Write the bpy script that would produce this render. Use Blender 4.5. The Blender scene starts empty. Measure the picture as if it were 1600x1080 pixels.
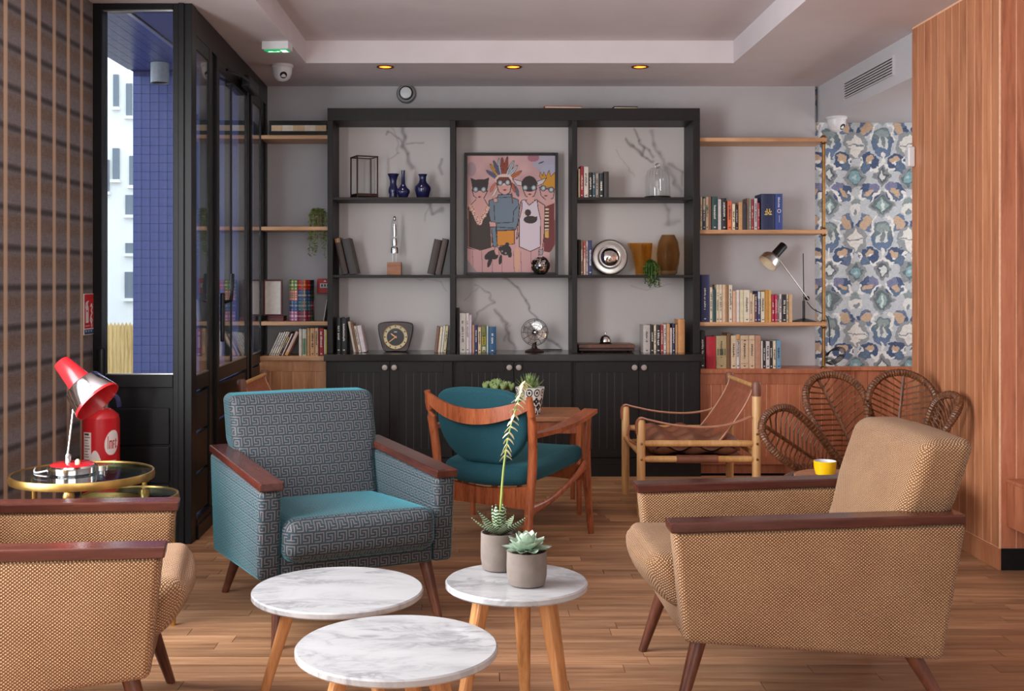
import bpy, math, random
import numpy as np
from mathutils import Vector, Matrix
random.seed(7)
R = math.radians
PI = math.pi
scene = bpy.context.scene
COL = scene.collection

# ------------------------------------------------------------------ camera
CAM_H, FPX, VPX, VPY = 1.25, 1750.0, 752.0, 440.0
cam_d = bpy.data.cameras.new('camera')
cam = bpy.data.objects.new('camera', cam_d)
COL.objects.link(cam)
cam_d.sensor_width = 36.0
cam_d.lens = FPX / 1600.0 * 36.0
cam_d.shift_x = (800.0 - VPX) / 1600.0
cam_d.shift_y = -(540.0 - VPY) / 1600.0
cam_d.clip_start = 0.05
cam.location = (0, 0, CAM_H)
cam.rotation_euler = (PI / 2, 0, 0)
scene.camera = cam

# ------------------------------------------------------------------ sky, daylight, exposure
world = bpy.data.worlds.new('sky')
scene.world = world
world.use_nodes = True
bg = world.node_tree.nodes['Background']
bg.inputs['Color'].default_value = (0.80, 0.90, 1.0, 1)
bg.inputs['Strength'].default_value = 2.3

def area_light(name, loc, rot, sx, sy, power, col):
    d = bpy.data.lights.new(name, 'AREA')
    d.shape = 'RECTANGLE'; d.size = sx; d.size_y = sy; d.energy = power; d.color = col
    o = bpy.data.objects.new(name, d); COL.objects.link(o)
    o.location = loc; o.rotation_euler = rot
    return o
# daylight entering through the shopfront windows of the left wall and of the wall behind the camera
area_light('daylight_side_window', (-1.90, 2.77, 1.45), (0, R(-90), 0), 1.9, 1.9, 195, (0.95, 0.97, 1.0))
area_light('daylight_rear_window', (0.6, -1.70, 1.45), (R(90), 0, 0), 3.6, 1.9, 58, (1.0, 0.93, 0.86))
area_light('daylight_nook_window', (3.66, 6.75, 1.55), (0, R(90), 0), 1.2, 1.2, 17, (0.97, 0.98, 1.0))

vs = scene.view_settings
vs.view_transform = 'Standard'; vs.look = 'None'; vs.gamma = 1.0
vs.use_curve_mapping = False
vs.exposure = 0.12

# ------------------------------------------------------------------ helpers: placing
def X(px, Y): return (px - VPX) * Y / FPX
def Z(py, Y): return CAM_H - (py - VPY) * Y / FPX
def lin(c):
    c = np.asarray(c, dtype=float) / 255.0
    return np.where(c <= 0.04045, c / 12.92, ((c + 0.055) / 1.055) ** 2.4)
def C(r, g, b):
    l = lin((r, g, b)); return (float(l[0]), float(l[1]), float(l[2]), 1.0)

def tag(o, label=None, cat=None, group=None, kind=None):
    if label: o['label'] = label
    if cat: o['category'] = cat
    if group: o['group'] = group
    if kind: o['kind'] = kind
    return o
def thing(name, label, cat, loc=(0, 0, 0), rz=0.0, group=None):
    o = bpy.data.objects.new(name, None); COL.objects.link(o)
    o.empty_display_size = 0.05
    o.location = loc; o.rotation_euler = (0, 0, rz)
    return tag(o, label, cat, group)
def copy_tree(o, parent=None):
    c = o.copy(); COL.objects.link(c)
    if parent is not None: c.parent = parent
    for ch in list(o.children): copy_tree(ch, c)
    return c

def frame_from(z, up=(0, 0, 1)):
    z = Vector(z).normalized(); u = Vector(up)
    if abs(z.dot(u)) > 0.98: u = Vector((1, 0, 0))
    x = u.cross(z).normalized(); y = z.cross(x)
    return Matrix((x, y, z)).transposed()

class MB:
    """collects shapes, then links them as ONE mesh object"""
    def __init__(self): self.v = []; self.f = []
    def add(self, vs, fs):
        n = len(self.v); self.v += [tuple(p) for p in vs]; self.f += [tuple(i + n for i in f) for f in fs]
        return self
    def hexa(self, p):   # p: 4 bottom (ccw) + 4 top
        return self.add(p, [(3, 2, 1, 0), (4, 5, 6, 7), (0, 1, 5, 4), (1, 2, 6, 5), (2, 3, 7, 6), (3, 0, 4, 7)])
    def box(self, x0, x1, y0, y1, z0, z1):
        return self.hexa([(x0, y0, z0), (x1, y0, z0), (x1, y1, z0), (x0, y1, z0), (x0, y0, z1), (x1, y0, z1), (x1, y1, z1), (x0, y1, z1)])
    def tube(self, pts, r, n=8, closed=False, flat=1.0, up=(0, 0, 1)):
        pts = [Vector(p) for p in pts]; m = len(pts)
        rs = r if hasattr(r, '__len__') else [r] * m
        vs = []; fs = []
        for i, p in enumerate(pts):
            if closed: t = pts[(i + 1) % m] - pts[i - 1]
            else: t = pts[min(i + 1, m - 1)] - pts[max(i - 1, 0)]
            M = frame_from(t, up)
            for k in range(n):
                a = 2 * PI * k / n
                vs.append(p + M @ Vector((math.cos(a) * rs[i], math.sin(a) * rs[i] * flat, 0)))
        last = m if closed else m - 1
        for i in range(last):
            for k in range(n):
                a = i * n + k; b = i * n + (k + 1) % n; c = ((i + 1) % m) * n + (k + 1) % n; d = ((i + 1) % m) * n + k
                fs.append((a, b, c, d))
        if not closed:
            fs.append(tuple(range(n - 1, -1, -1))); fs.append(tuple((m - 1) * n + k for k in range(n)))
        return self.add(vs, fs)
    def lathe(self, prof, n=24, M=None, c=(0, 0, 0), caps=True):
        vs = []; fs = []; m = len(prof)
        for (r, z) in prof:
            for k in range(n):
                a = 2 * PI * k / n
                vs.append(Vector((max(r, 1e-5) * math.cos(a), max(r, 1e-5) * math.sin(a), z)))
        if M is not None: vs = [M @ p for p in vs]
        vs = [p + Vector(c) for p in vs]
        for i in range(m - 1):
            for k in range(n):
                fs.append((i * n + k, i * n + (k + 1) % n, (i + 1) * n + (k + 1) % n, (i + 1) * n + k))
        if prof[0] == prof[-1]: caps = False
        if caps and prof[0][0] > 1e-4: fs.append(tuple(range(n - 1, -1, -1)))
        if caps and prof[-1][0] > 1e-4: fs.append(tuple((m - 1) * n + k for k in range(n)))
        return self.add(vs, fs)
    def prism(self, poly, d0, d1, plane='xz'):
        n = len(poly)
        mp = {'xz': lambda a, b, d: (a, d, b), 'yz': lambda a, b, d: (d, a, b), 'xy': lambda a, b, d: (a, b, d)}[plane]
        vs = [mp(a, b, d0) for a, b in poly] + [mp(a, b, d1) for a, b in poly]
        fs = [tuple(range(n - 1, -1, -1)), tuple(range(n, 2 * n))] + [(i, (i + 1) % n, n + (i + 1) % n, n + i) for i in range(n)]
        return self.add(vs, fs)
    def rbox(self, size, r, fn=None, bulge=(0, 0, 0), seg=4, mid=6, c=(0, 0, 0)):
        """rounded box centred on c; fn deforms the points"""
        h = [s / 2 for s in size]; vs = []; fs = []; idx = {}
        cs = []
        for a in range(3):
            i = h[a] - r
            e = [i + r * math.tan(R(45) * k / seg) for k in range(1, seg + 1)]
            q = [-x for x in reversed(e)] + list(np.linspace(-i, i, mid)) + e
            cs.append([float(x) for x in q])
        def vert(p):
            key = tuple(round(x, 6) for x in p)
            if key in idx: return idx[key]
            q = Vector([max(-(h[a] - r), min(h[a] - r, p[a])) for a in range(3)])
            d = Vector(p) - q
            w = q + (d.normalized() * r if d.length > 1e-9 else d)
            u = [p[a] / h[a] for a in range(3)]
            for a in range(3):
                b, e = (a + 1) % 3, (a + 2) % 3
                w[a] += bulge[a] * u[a] * max(0, 1 - u[b] ** 2) * max(0, 1 - u[e] ** 2)
            if fn: w = Vector(fn(w))
            vs.append(w + Vector(c)); idx[key] = len(vs) - 1
            return idx[key]
        for a in range(3):
            b, e = (a + 1) % 3, (a + 2) % 3
            for s in (-1, 1):
                for i in range(len(cs[b]) - 1):
                    for j in range(len(cs[e]) - 1):
                        q = []
                        for (ii, jj) in ((i, j), (i + 1, j), (i + 1, j + 1), (i, j + 1)):
                            p = [0, 0, 0]; p[a] = s * h[a]; p[b] = cs[b][ii]; p[e] = cs[e][jj]; q.append(vert(p))
                        fs.append(tuple(q) if s > 0 else tuple(reversed(q)))
        return self.add(vs, fs)
    def xf(self, M, start=0):
        for i in range(start, len(self.v)): self.v[i] = tuple(M @ Vector(self.v[i]))
        return self
    def mesh(self, name, smooth=False, uv=0.0, ang=40):
        me = bpy.data.meshes.new(name)
        me.from_pydata(self.v, [], self.f); me.update()
        if smooth:
            me.polygons.foreach_set('use_smooth', [True] * len(me.polygons))
            me.set_sharp_from_angle(angle=R(ang))
        if uv:
            n = len(me.loops); li = np.zeros(n, dtype=np.int32); me.loops.foreach_get('vertex_index', li)
            co = np.zeros(len(me.vertices) * 3); me.vertices.foreach_get('co', co); co = co.reshape(-1, 3)
            nr = np.zeros(len(me.polygons) * 3); me.polygons.foreach_get('normal', nr); nr = np.abs(nr.reshape(-1, 3))
            lt = np.zeros(len(me.polygons), dtype=np.int32); me.polygons.foreach_get('loop_total', lt)
            ax = np.repeat(np.argmax(nr, axis=1), lt); p = co[li]
            u = np.where(ax == 0, p[:, 1], p[:, 0]); w = np.where(ax == 2, p[:, 1], p[:, 2])
            lay = me.uv_layers.new(name='UVMap'); lay.data.foreach_set('uv', np.stack([u, w], 1).astype(np.float32).ravel())
        return me
    def build(self, name, mat, parent=None, smooth=False, bevel=0.0, uv=False, loc=None, rot=None, seg=2, ang=40):
        me = self.mesh(name, smooth, uv, ang)
        return link(name, me, mat, parent, bevel, loc, rot, seg)
def link(name, me, mat, parent=None, bevel=0.0, loc=None, rot=None, seg=2):
    if mat is not None and len(me.materials) == 0: me.materials.append(mat)
    o = bpy.data.objects.new(name, me); COL.objects.link(o)
    if parent is not None: o.parent = parent
    if loc is not None: o.location = loc
    if rot is not None: o.rotation_euler = rot
    if bevel:
        b = o.modifiers.new('bevel', 'BEVEL'); b.width = bevel; b.segments = seg; b.limit_method = 'ANGLE'; b.angle_limit = R(40)
    return o
def bx(name, mat, x0, x1, y0, y1, z0, z1, parent=None, bevel=0.0, **k):
    return MB().box(x0, x1, y0, y1, z0, z1).build(name, mat, parent, bevel=bevel, **k)
def struct(o): o['kind'] = 'structure'; return o
def spline(pts, n=6, closed=False):
    pts = [Vector(p) for p in pts]; m = len(pts); out = []
    rng = range(m if closed else m - 1)
    for i in rng:
        if closed: a, b, c, d = pts[i - 1], pts[i], pts[(i + 1) % m], pts[(i + 2) % m]
        else: a, b, c, d = pts[max(i - 1, 0)], pts[i], pts[i + 1], pts[min(i + 2, m - 1)]
        for k in range(n):
            t = k / n
            out.append(0.5 * ((2 * b) + (c - a) * t + (2 * a - 5 * b + 4 * c - d) * t * t + (3 * b - a - 3 * c + d) * t ** 3))
    if not closed: out.append(pts[-1])
    return out

# ------------------------------------------------------------------ helpers: flat print painted point by point on a fine grid
class Canvas:
    def __init__(self, x0, y0, x1, y1, nx, ny, base):
        self.x = np.linspace(x0, x1, nx + 1)[None, :].repeat(ny + 1, 0)
        self.y = np.linspace(y0, y1, ny + 1)[:, None].repeat(nx + 1, 1)
        self.c = np.ones((ny + 1, nx + 1, 3)) * np.array(base, dtype=float)
        self.nx, self.ny = nx, ny
    def put(self, m, col, a=1.0):
        m = np.clip(m, 0, 1)[..., None] * a
        self.c = self.c * (1 - m) + np.array(col, dtype=float) * m
    def ell(self, cx, cy, rx, ry, col, rot=0, a=1.0):
        dx, dy = self.x - cx, self.y - cy; s, k = math.sin(R(rot)), math.cos(R(rot))
        self.put((((dx * k + dy * s) / rx) ** 2 + ((-dx * s + dy * k) / ry) ** 2 <= 1).astype(float), col, a)
    def ring(self, cx, cy, r, w, col):
        d = np.hypot(self.x - cx, self.y - cy); self.put((abs(d - r) <= w).astype(float), col)
    def rect(self, x0, y0, x1, y1, col, a=1.0):
        self.put(((self.x >= x0) & (self.x <= x1) & (self.y >= y0) & (self.y <= y1)).astype(float), col, a)
    def poly(self, pts, col, a=1.0, outline=None, w=0):
        ins = np.zeros(self.x.shape, dtype=bool); n = len(pts)
        for i in range(n):
            (xa, ya), (xb, yb) = pts[i], pts[(i + 1) % n]
            if ya == yb: continue
            c = (ya > self.y) != (yb > self.y)
            ins ^= c & (self.x < (xb - xa) * (self.y - ya) / (yb - ya) + xa)
        self.put(ins.astype(float), col, a)
        if outline is not None: self.line(list(pts) + [pts[0]], w, outline)
    def line(self, pts, w, col, a=1.0, soft=False):
        for (xa, ya), (xb, yb) in zip(pts[:-1], pts[1:]):
            dx, dy = xb - xa, yb - ya; L = dx * dx + dy * dy + 1e-9
            t = np.clip(((self.x - xa) * dx + (self.y - ya) * dy) / L, 0, 1)
            d = np.hypot(self.x - xa - t * dx, self.y - ya - t * dy)
            self.put(np.exp(-(d / w) ** 2) if soft else (d <= w).astype(float), col, a)
    def mesh(self, name, fn):
        """fn maps canvas x, y arrays to (n,3) world points"""
        nx, ny = self.nx, self.ny
        P = fn(self.x.ravel(), self.y.ravel())
        i = np.arange(ny)[:, None] * (nx + 1) + np.arange(nx)[None, :]
        q = np.stack([i + nx + 1, i + nx + 2, i + 1, i], -1).reshape(-1, 4)
        me = bpy.data.meshes.new(name)
        me.vertices.add(len(P)); me.vertices.foreach_set('co', P.astype(np.float32).ravel())
        me.loops.add(q.size); me.loops.foreach_set('vertex_index', q.astype(np.int32).ravel())
        me.polygons.add(len(q)); me.polygons.foreach_set('loop_start', np.arange(0, q.size, 4, dtype=np.int32))
        me.update(calc_edges=True); me.validate()
        at = me.attributes.new('print', 'FLOAT_COLOR', 'POINT')
        col = np.ones((len(P), 4), dtype=np.float32); col[:, :3] = lin(self.c.reshape(-1, 3))
        at.data.foreach_set('color', col.ravel())
        return me
def smooth_noise(x, y, cell, seed):
    rg = np.random.default_rng(seed); g = rg.random((64, 64))
    u, v = x / cell, y / cell
    i, j = np.floor(u).astype(int), np.floor(v).astype(int); a, b = u - i, v - j
    a = a * a * (3 - 2 * a); b = b * b * (3 - 2 * b)
    f = lambda p, q: g[q % 64, p % 64]
    return (f(i, j) * (1 - a) + f(i + 1, j) * a) * (1 - b) + (f(i, j + 1) * (1 - a) + f(i + 1, j + 1) * a) * b

# ------------------------------------------------------------------ materials
class NT:
    def __init__(self, name):
        self.m = bpy.data.materials.new(name); self.m.use_nodes = True
        self.t = self.m.node_tree; self.n = self.t.nodes; self.b = self.n['Principled BSDF']; self.out = self.n['Material Output']
    def node(self, typ, **kw):
        nd = self.n.new(typ)
        for k, v in kw.items(): setattr(nd, k, v)
        return nd
    def link(self, a, b): self.t.links.new(a, b)
    def put(self, sock, v):
        if hasattr(v, 'is_output') or isinstance(v, bpy.types.NodeSocket): self.link(v, sock)
        else: sock.default_value = v
    def math(self, op, a, b=0.0, c=0.0):
        nd = self.node('ShaderNodeMath', operation=op)
        self.put(nd.inputs[0], a); self.put(nd.inputs[1], b); self.put(nd.inputs[2], c)
        return nd.outputs[0]
    def coord(self, kind='Object', scale=(1, 1, 1), rnd=False, loc=(0, 0, 0)):
        tc = self.node('ShaderNodeTexCoord'); mp = self.node('ShaderNodeMapping')
        mp.inputs['Scale'].default_value = scale; mp.inputs['Location'].default_value = loc
        s = tc.outputs[kind]
        if rnd:
            oi = self.node('ShaderNodeObjectInfo'); va = self.node('ShaderNodeVectorMath', operation='ADD')
            mm = self.math('MULTIPLY', oi.outputs['Random'], 37.0)
            self.link(s, va.inputs[0]); self.link(mm, va.inputs[1]); s = va.outputs[0]
        self.link(s, mp.inputs['Vector']); return mp.outputs[0]
    def noise(self, vec, scale, detail=3.0, rough=0.5, dist=0.0):
        nd = self.node('ShaderNodeTexNoise'); self.link(vec, nd.inputs['Vector'])
        nd.inputs['Scale'].default_value = scale; nd.inputs['Detail'].default_value = detail
        nd.inputs['Roughness'].default_value = rough; nd.inputs['Distortion'].default_value = dist
        return nd.outputs['Fac']
    def ramp(self, fac, stops):
        nd = self.node('ShaderNodeValToRGB'); e = nd.color_ramp.elements
        while len(e) < len(stops): e.new(0.5)
        for k, (p, c) in enumerate(stops): e[k].position = p; e[k].color = c
        self.link(fac, nd.inputs[0]); return nd.outputs[0]
    def mix(self, fac, a, b, mode='MIX'):
        nd = self.node('ShaderNodeMix', data_type='RGBA', blend_type=mode)
        self.put(nd.inputs[0], fac); self.put(nd.inputs[6], a); self.put(nd.inputs[7], b); return nd.outputs[2]
    def bump(self, h, strength=0.3, dist=0.01):
        nd = self.node('ShaderNodeBump'); nd.inputs['Strength'].default_value = strength; nd.inputs['Distance'].default_value = dist
        self.link(h, nd.inputs['Height']); self.link(nd.outputs[0], self.b.inputs['Normal'])
    def set(self, **kw):
        names = dict(col='Base Color', rough='Roughness', metal='Metallic', trans='Transmission Weight', ior='IOR', sheen='Sheen Weight', sheen_t='Sheen Tint', sheen_r='Sheen Roughness', coat='Coat Weight', spec='Specular IOR Level', emit='Emission Color', emit_s='Emission Strength', alpha='Alpha')
        for k, v in kw.items(): self.put(self.b.inputs[names[k]], v)
        return self
def plain(name, col, rough=0.5, metal=0.0, var=0.08, scale=40.0, bump=0.0, **kw):
    t = NT(name); v = t.coord('Object', rnd=False); f = t.noise(v, scale)
    a = [max(0, x * (1 - var)) for x in col[:3]] + [1]; b = [min(1, x * (1 + var)) for x in col[:3]] + [1]
    t.set(col=t.ramp(f, [(0.3, a), (0.7, b)]), rough=rough, metal=metal, **kw)
    if bump: t.bump(f, bump, 0.003)
    return t.m
def wood(name, dark, mid, light, axis=0, rough=0.4, vary=0.25, fine=60.0, coat=0.0, stretch=14.0, size=1.0, spec=0.5, bump=0.08, rvar=0.2):
    t = NT(name); sc = [stretch] * 3; sc[axis] = 1.0
    v = t.coord('Object', tuple(s * size for s in sc), rnd=True)
    n1 = t.noise(v, 1.6, 5, 0.6, 0.6); n2 = t.noise(v, 9.0, 3, 0.6)
    f = t.math('ADD', t.math('MULTIPLY', n1, 0.7), t.math('MULTIPLY', n2, 0.3))
    c = t.ramp(f, [(0.32, dark), (0.5, mid), (0.68, light)])
    oi = t.node('ShaderNodeObjectInfo')
    k = t.math('MULTIPLY_ADD', oi.outputs['Random'], vary, 1.0 - vary / 2)
    hs = t.node('ShaderNodeHueSaturation'); t.link(c, hs.inputs['Color']); t.link(k, hs.inputs['Value'])
    t.set(col=hs.outputs[0], rough=t.math('MULTIPLY_ADD', n2, rvar, rough - rvar / 2), coat=coat, spec=spec)
    if bump: t.bump(n2, bump, 0.002)
    return t.m
def printed(name, rough=0.55, spec=0.4):
    t = NT(name); at = t.node('ShaderNodeAttribute', attribute_name='print')
    t.set(col=at.outputs['Color'], rough=rough, spec=spec); return t.m
def pane(name, tint=(1, 1, 1, 1), ior=1.5, refl=1.0):
    t = NT(name); t.n.remove(t.b)
    tr = t.node('ShaderNodeBsdfTransparent'); tr.inputs[0].default_value = tint
    gl = t.node('ShaderNodeBsdfGlossy'); gl.inputs['Roughness'].default_value = 0.0; gl.inputs['Color'].default_value = (refl, refl, refl, 1)
    lw = t.node('ShaderNodeLayerWeight'); lw.inputs[0].default_value = 0.5; f0 = ((ior - 1) / (ior + 1)) ** 2
    fr = t.math('MULTIPLY_ADD', t.math('POWER', lw.outputs['Facing'], 5.0), 1.0 - f0, f0)
    mx = t.node('ShaderNodeMixShader'); t.link(fr, mx.inputs[0]); t.link(tr.outputs[0], mx.inputs[1]); t.link(gl.outputs[0], mx.inputs[2])
    t.link(mx.outputs[0], t.out.inputs[0]); return t.m
def emitter(name, col, s):
    t = NT(name); t.set(col=col, emit=col, emit_s=s, rough=0.5); return t.m

M = {}
M['wall'] = plain('painted_wall', C(178, 173, 174), 0.75, scale=6, var=0.03)
M['ceil'] = plain('painted_ceiling', C(212, 202, 203), 0.8, scale=5, var=0.03)
M['soffit'] = plain('soffit_paint', C(190, 186, 188), 0.7, scale=5, var=0.02)
M['black'] = plain('black_painted_metal', C(18, 18, 20), 0.36, scale=20, var=0.15, spec=0.25)
M['case'] = plain('charcoal_lacquer', C(38, 35, 34), 0.45, scale=30, var=0.08, spec=0.2)
M['casetop'] = plain('charcoal_worktop', C(38, 35, 34), 0.16, scale=30, var=0.08)
M['glass'] = pane('window_glass', (0.93, 0.95, 0.96, 1))
M['tglass'] = pane('smoked_table_glass', (0.55, 0.68, 0.76, 1), 2.2)
M['cglass'] = pane('clear_glass', (0.96, 0.97, 0.97, 1), 1.5)
M['chrome'] = plain('chrome', (0.78, 0.78, 0.78, 1), 0.12, 1.0, var=0.02)
M['steel'] = plain('brushed_steel', (0.62, 0.60, 0.57, 1), 0.28, 1.0, var=0.05)
M['brass'] = plain('aged_brass', C(142, 106, 66), 0.4, 1.0, var=0.2, scale=25)
M['gold'] = plain('gold_leaf_metal', C(205, 165, 95), 0.35, 1.0, var=0.2, scale=18)
M['oakshelf'] = wood('oak_shelf', C(150, 106, 72), C(190, 143, 103), C(214, 170, 130), 0, 0.45)
M['plank'] = wood('floor_oak', C(116, 80, 54), C(160, 117, 84), C(188, 146, 111), 0, 0.42, vary=0.45, stretch=16)
M['panel'] = wood('cedar_panel', C(142, 86, 56), C(178, 115, 78), C(198, 136, 96), 2, 0.42, vary=0.22, stretch=9)
M['panel2'] = wood('mahogany_panel', C(140, 80, 54), C(176, 106, 74), C(194, 126, 92), 2, 0.42, vary=0.15, stretch=9)
M['teak'] = wood('teak', C(104, 50, 28), C(156, 82, 48), C(182, 104, 64), 2, 0.3, vary=0.1, stretch=8, size=2)
M['teaktop'] = wood('teak_top', C(120, 72, 46), C(160, 104, 68), C(186, 128, 90), 0, 0.3, vary=0.1, stretch=10, size=2)
M['maho'] = wood('dark_mahogany', C(48, 22, 17), C(72, 35, 27), C(92, 48, 37), 1, 0.2, vary=0.1, stretch=12, coat=0.0, bump=0.0, rvar=0.0)
M['leg'] = wood('walnut_leg', C(62, 32, 22), C(92, 50, 34), C(118, 68, 46), 2, 0.35, vary=0.1, stretch=10)
M['oakleg'] = wood('oak_leg', C(140, 88, 48), C(182, 124, 74), C(204, 150, 98), 2, 0.4, vary=0.1, stretch=12)
M['ash'] = wood('honey_ash', C(176, 122, 66), C(208, 156, 98), C(224, 178, 120), 2, 0.4, vary=0.1, stretch=10)
M['leather'] = plain('tan_leather', C(160, 92, 64), 0.42, var=0.2, scale=18, bump=0.15)
M['leatherd'] = plain('brown_leather', C(124, 76, 56), 0.42, var=0.25, scale=14, bump=0.2)
M['stitch'] = plain('cream_stitching', C(214, 176, 148), 0.7)
M['rattan'] = wood('rattan', C(52, 30, 18), C(100, 60, 36), C(150, 98, 62), 2, 0.4, vary=0.2, stretch=3, size=12)
M['white'] = plain('white_plastic', C(214, 214, 216), 0.35, var=0.02)
M['red'] = plain('red_enamel', C(190, 32, 36), 0.22, var=0.06, scale=8)
M['blackp'] = plain('black_plastic', C(20, 20, 22), 0.3, var=0.1, spec=0.3)
M['bronze'] = plain('dark_bronze', C(58, 40, 34), 0.4, 0.5, var=0.2)
M['cobalt'] = plain('cobalt_glaze', C(30, 32, 72), 0.14, var=0.2)
M['concrete'] = plain('grey_stoneware', C(114, 102, 94), 0.85, var=0.12, scale=30, bump=0.3)
M['soil'] = plain('potting_soil', C(70, 48, 36), 0.95, var=0.4, scale=90)
M['paper'] = plain('book_pages', C(222, 208, 184), 0.85, var=0.06, scale=80)
M['yellow'] = plain('yellow_glaze', C(236, 190, 14), 0.25, var=0.03)
M['mirror'] = plain('mirror_silver', (0.86, 0.84, 0.82, 1), 0.04, 1.0, var=0.01)
M['print'] = printed('flat_print')
M['printgloss'] = printed('gloss_print', 0.3)
M['inkd'] = plain('dark_lettering', C(36, 32, 32), 0.6)
M['inkl'] = plain('light_lettering', C(226, 222, 214), 0.6)
M['inkg'] = plain('gold_lettering', C(226, 196, 120), 0.4, 0.3)
M['groove'] = plain('light_groove', C(232, 180, 146), 0.6)
M['caseg'] = plain('grey_groove', C(96, 91, 88), 0.5)
M['knob'] = plain('pewter_knob', C(164, 154, 146), 0.45, 0.2)
M['cable'] = plain('cable_rubber', C(24, 23, 24), 0.5)
def beige_fabric():
    t = NT('honey_boucle_weave'); tc = t.node('ShaderNodeTexCoord'); sp = t.node('ShaderNodeSeparateXYZ')
    nz = t.node('ShaderNodeTexNoise'); nz.inputs['Scale'].default_value = 35; t.link(tc.outputs['UV'], nz.inputs['Vector'])
    va = t.node('ShaderNodeVectorMath', operation='MULTIPLY_ADD'); t.link(nz.outputs['Color'], va.inputs[0])
    va.inputs[1].default_value = (0.0045, 0.0045, 0); t.link(tc.outputs['UV'], va.inputs[2]); t.link(va.outputs[0], sp.inputs[0])
    u = t.math('MULTIPLY', sp.outputs[0], PI / 0.0105); v = t.math('MULTIPLY', sp.outputs[1], PI / 0.0088)
    a = t.math('SINE', t.math('ADD', u, v)); b = t.math('SINE', t.math('SUBTRACT', u, v))
    h = t.math('MULTIPLY', t.math('MULTIPLY', a, a), t.math('MULTIPLY', b, b))
    h = t.math('POWER', h, 0.6)
    big = t.noise(tc.outputs['UV'], 6, 2)
    c = t.ramp(h, [(0.06, C(82, 52, 35)), (0.42, C(156, 112, 77)), (0.9, C(212, 172, 128))])
    c = t.mix(0.12, c, t.ramp(big, [(0.35, C(160, 112, 74)), (0.65, C(210, 166, 116))]))
    t.set(col=c, rough=0.95, spec=0.1, sheen=0.15); t.bump(h, 0.9, 0.004); return t.m
def teal_key_fabric():
    t = NT('teal_key_jacquard'); tc = t.node('ShaderNodeTexCoord'); sp = t.node('ShaderNodeSeparateXYZ'); t.link(tc.outputs['UV'], sp.inputs[0])
    cell = 0.040
    v = t.math('DIVIDE', sp.outputs[1], cell)
    sh = t.math('MULTIPLY', t.math('FLOOR', v), 0.5)
    u = t.math('FRACT', t.math('ADD', t.math('DIVIDE', sp.outputs[0], cell), sh)); v = t.math('FRACT', v)
    rects = [(0, 5, 0), (4, 5, 0, 5), (0, 3, 2), (0, 1, 2, 7), (2, 5, 4), (0, 7, 6), (6, 7, 0, 7)]
    rects = [(0, 5, 0, 1), (4, 5, 0, 5), (0, 3, 2, 3), (0, 1, 2, 7), (2, 5, 4, 5), (0, 7, 6, 7), (6, 7, 0, 7)]
    acc = None
    for (x0, x1, y0, y1) in rects:
        k = 0.11
        cx, wx, cy, wy = (x0 + x1) / 16, (x1 - x0) / 16 - 0.019, (y0 + y1) / 16, (y1 - y0) / 16 - 0.019
        m = t.math('MULTIPLY', t.math('COMPARE', u, cx, wx), t.math('COMPARE', v, cy, wy))
        acc = m if acc is None else t.math('MAXIMUM', acc, m)
    fine = t.noise(tc.outputs['UV'], 700, 1)
    base = t.ramp(fine, [(0.3, C(24, 40, 47)), (0.7, C(40, 60, 67))])
    line = t.ramp(fine, [(0.3, C(90, 80, 80)), (0.7, C(128, 110, 106))])
    t.set(col=t.mix(t.math('MULTIPLY', acc, 0.85), base, line), rough=0.6, spec=0.3, sheen=0.85, sheen_t=C(70, 170, 185), sheen_r=0.35)
    t.bump(t.math('ADD', acc, t.math('MULTIPLY', fine, 0.5)), 0.35, 0.002); return t.m
def plaid_wall():
    t = NT('woven_plaid_wallcovering'); tc = t.node('ShaderNodeTexCoord'); sp = t.node('ShaderNodeSeparateXYZ'); t.link(tc.outputs['Object'], sp.inputs[0])
    y, z = sp.outputs[1], sp.outputs[2]
    fy = t.math('FRACT', t.math('DIVIDE', t.math('SUBTRACT', y, 4.335), 0.1655)); fz = t.math('FRACT', t.math('DIVIDE', t.math('ADD', z, 0.02), 0.158))
    wv = t.coord('Object', (1, 60, 9)); n1 = t.noise(wv, 5, 3)
    wh = t.coord('Object', (1, 7, 240)); n2 = t.noise(wh, 4, 2)
    base = t.ramp(t.math('ADD', t.math('MULTIPLY', n1, 0.5), t.math('MULTIPLY', n2, 0.5)), [(0.3, C(70, 66, 68)), (0.5, C(118, 109, 106)), (0.72, C(164, 152, 144))])
    warm = t.ramp(fz, [(0.0, C(150, 140, 150)), (0.45, C(150, 118, 92)), (0.55, C(170, 124, 86)), (1.0, C(140, 122, 118))])
    base = t.mix(0.45, base, t.ramp(fz, [(0.0, C(126, 122, 128)), (0.3, C(120, 112, 110)), (0.42, C(112, 86, 64)), (0.62, C(108, 82, 62)), (0.75, C(116, 110, 112))])); 
    band = t.ramp(t.math('ABSOLUTE', t.math('SUBTRACT', fz, 0.88)), [(0.03, (1, 1, 1, 1)), (0.12, (0, 0, 0, 1))])
    base = t.mix(t.math('MULTIPLY', band, 0.7), base, C(40, 38, 42))
    st = t.ramp(t.math('ABSOLUTE', t.math('SUBTRACT', fy, 0.12)), [(0.07, (1, 1, 1, 1)), (0.15, (0, 0, 0, 1))])
    base = t.mix(t.math('MULTIPLY', st, 0.8), base, C(204, 172, 142))
    t.set(col=base, rough=0.85, spec=0.15); t.bump(t.math('ADD', n1, n2), 0.2, 0.002); return t.m
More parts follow.
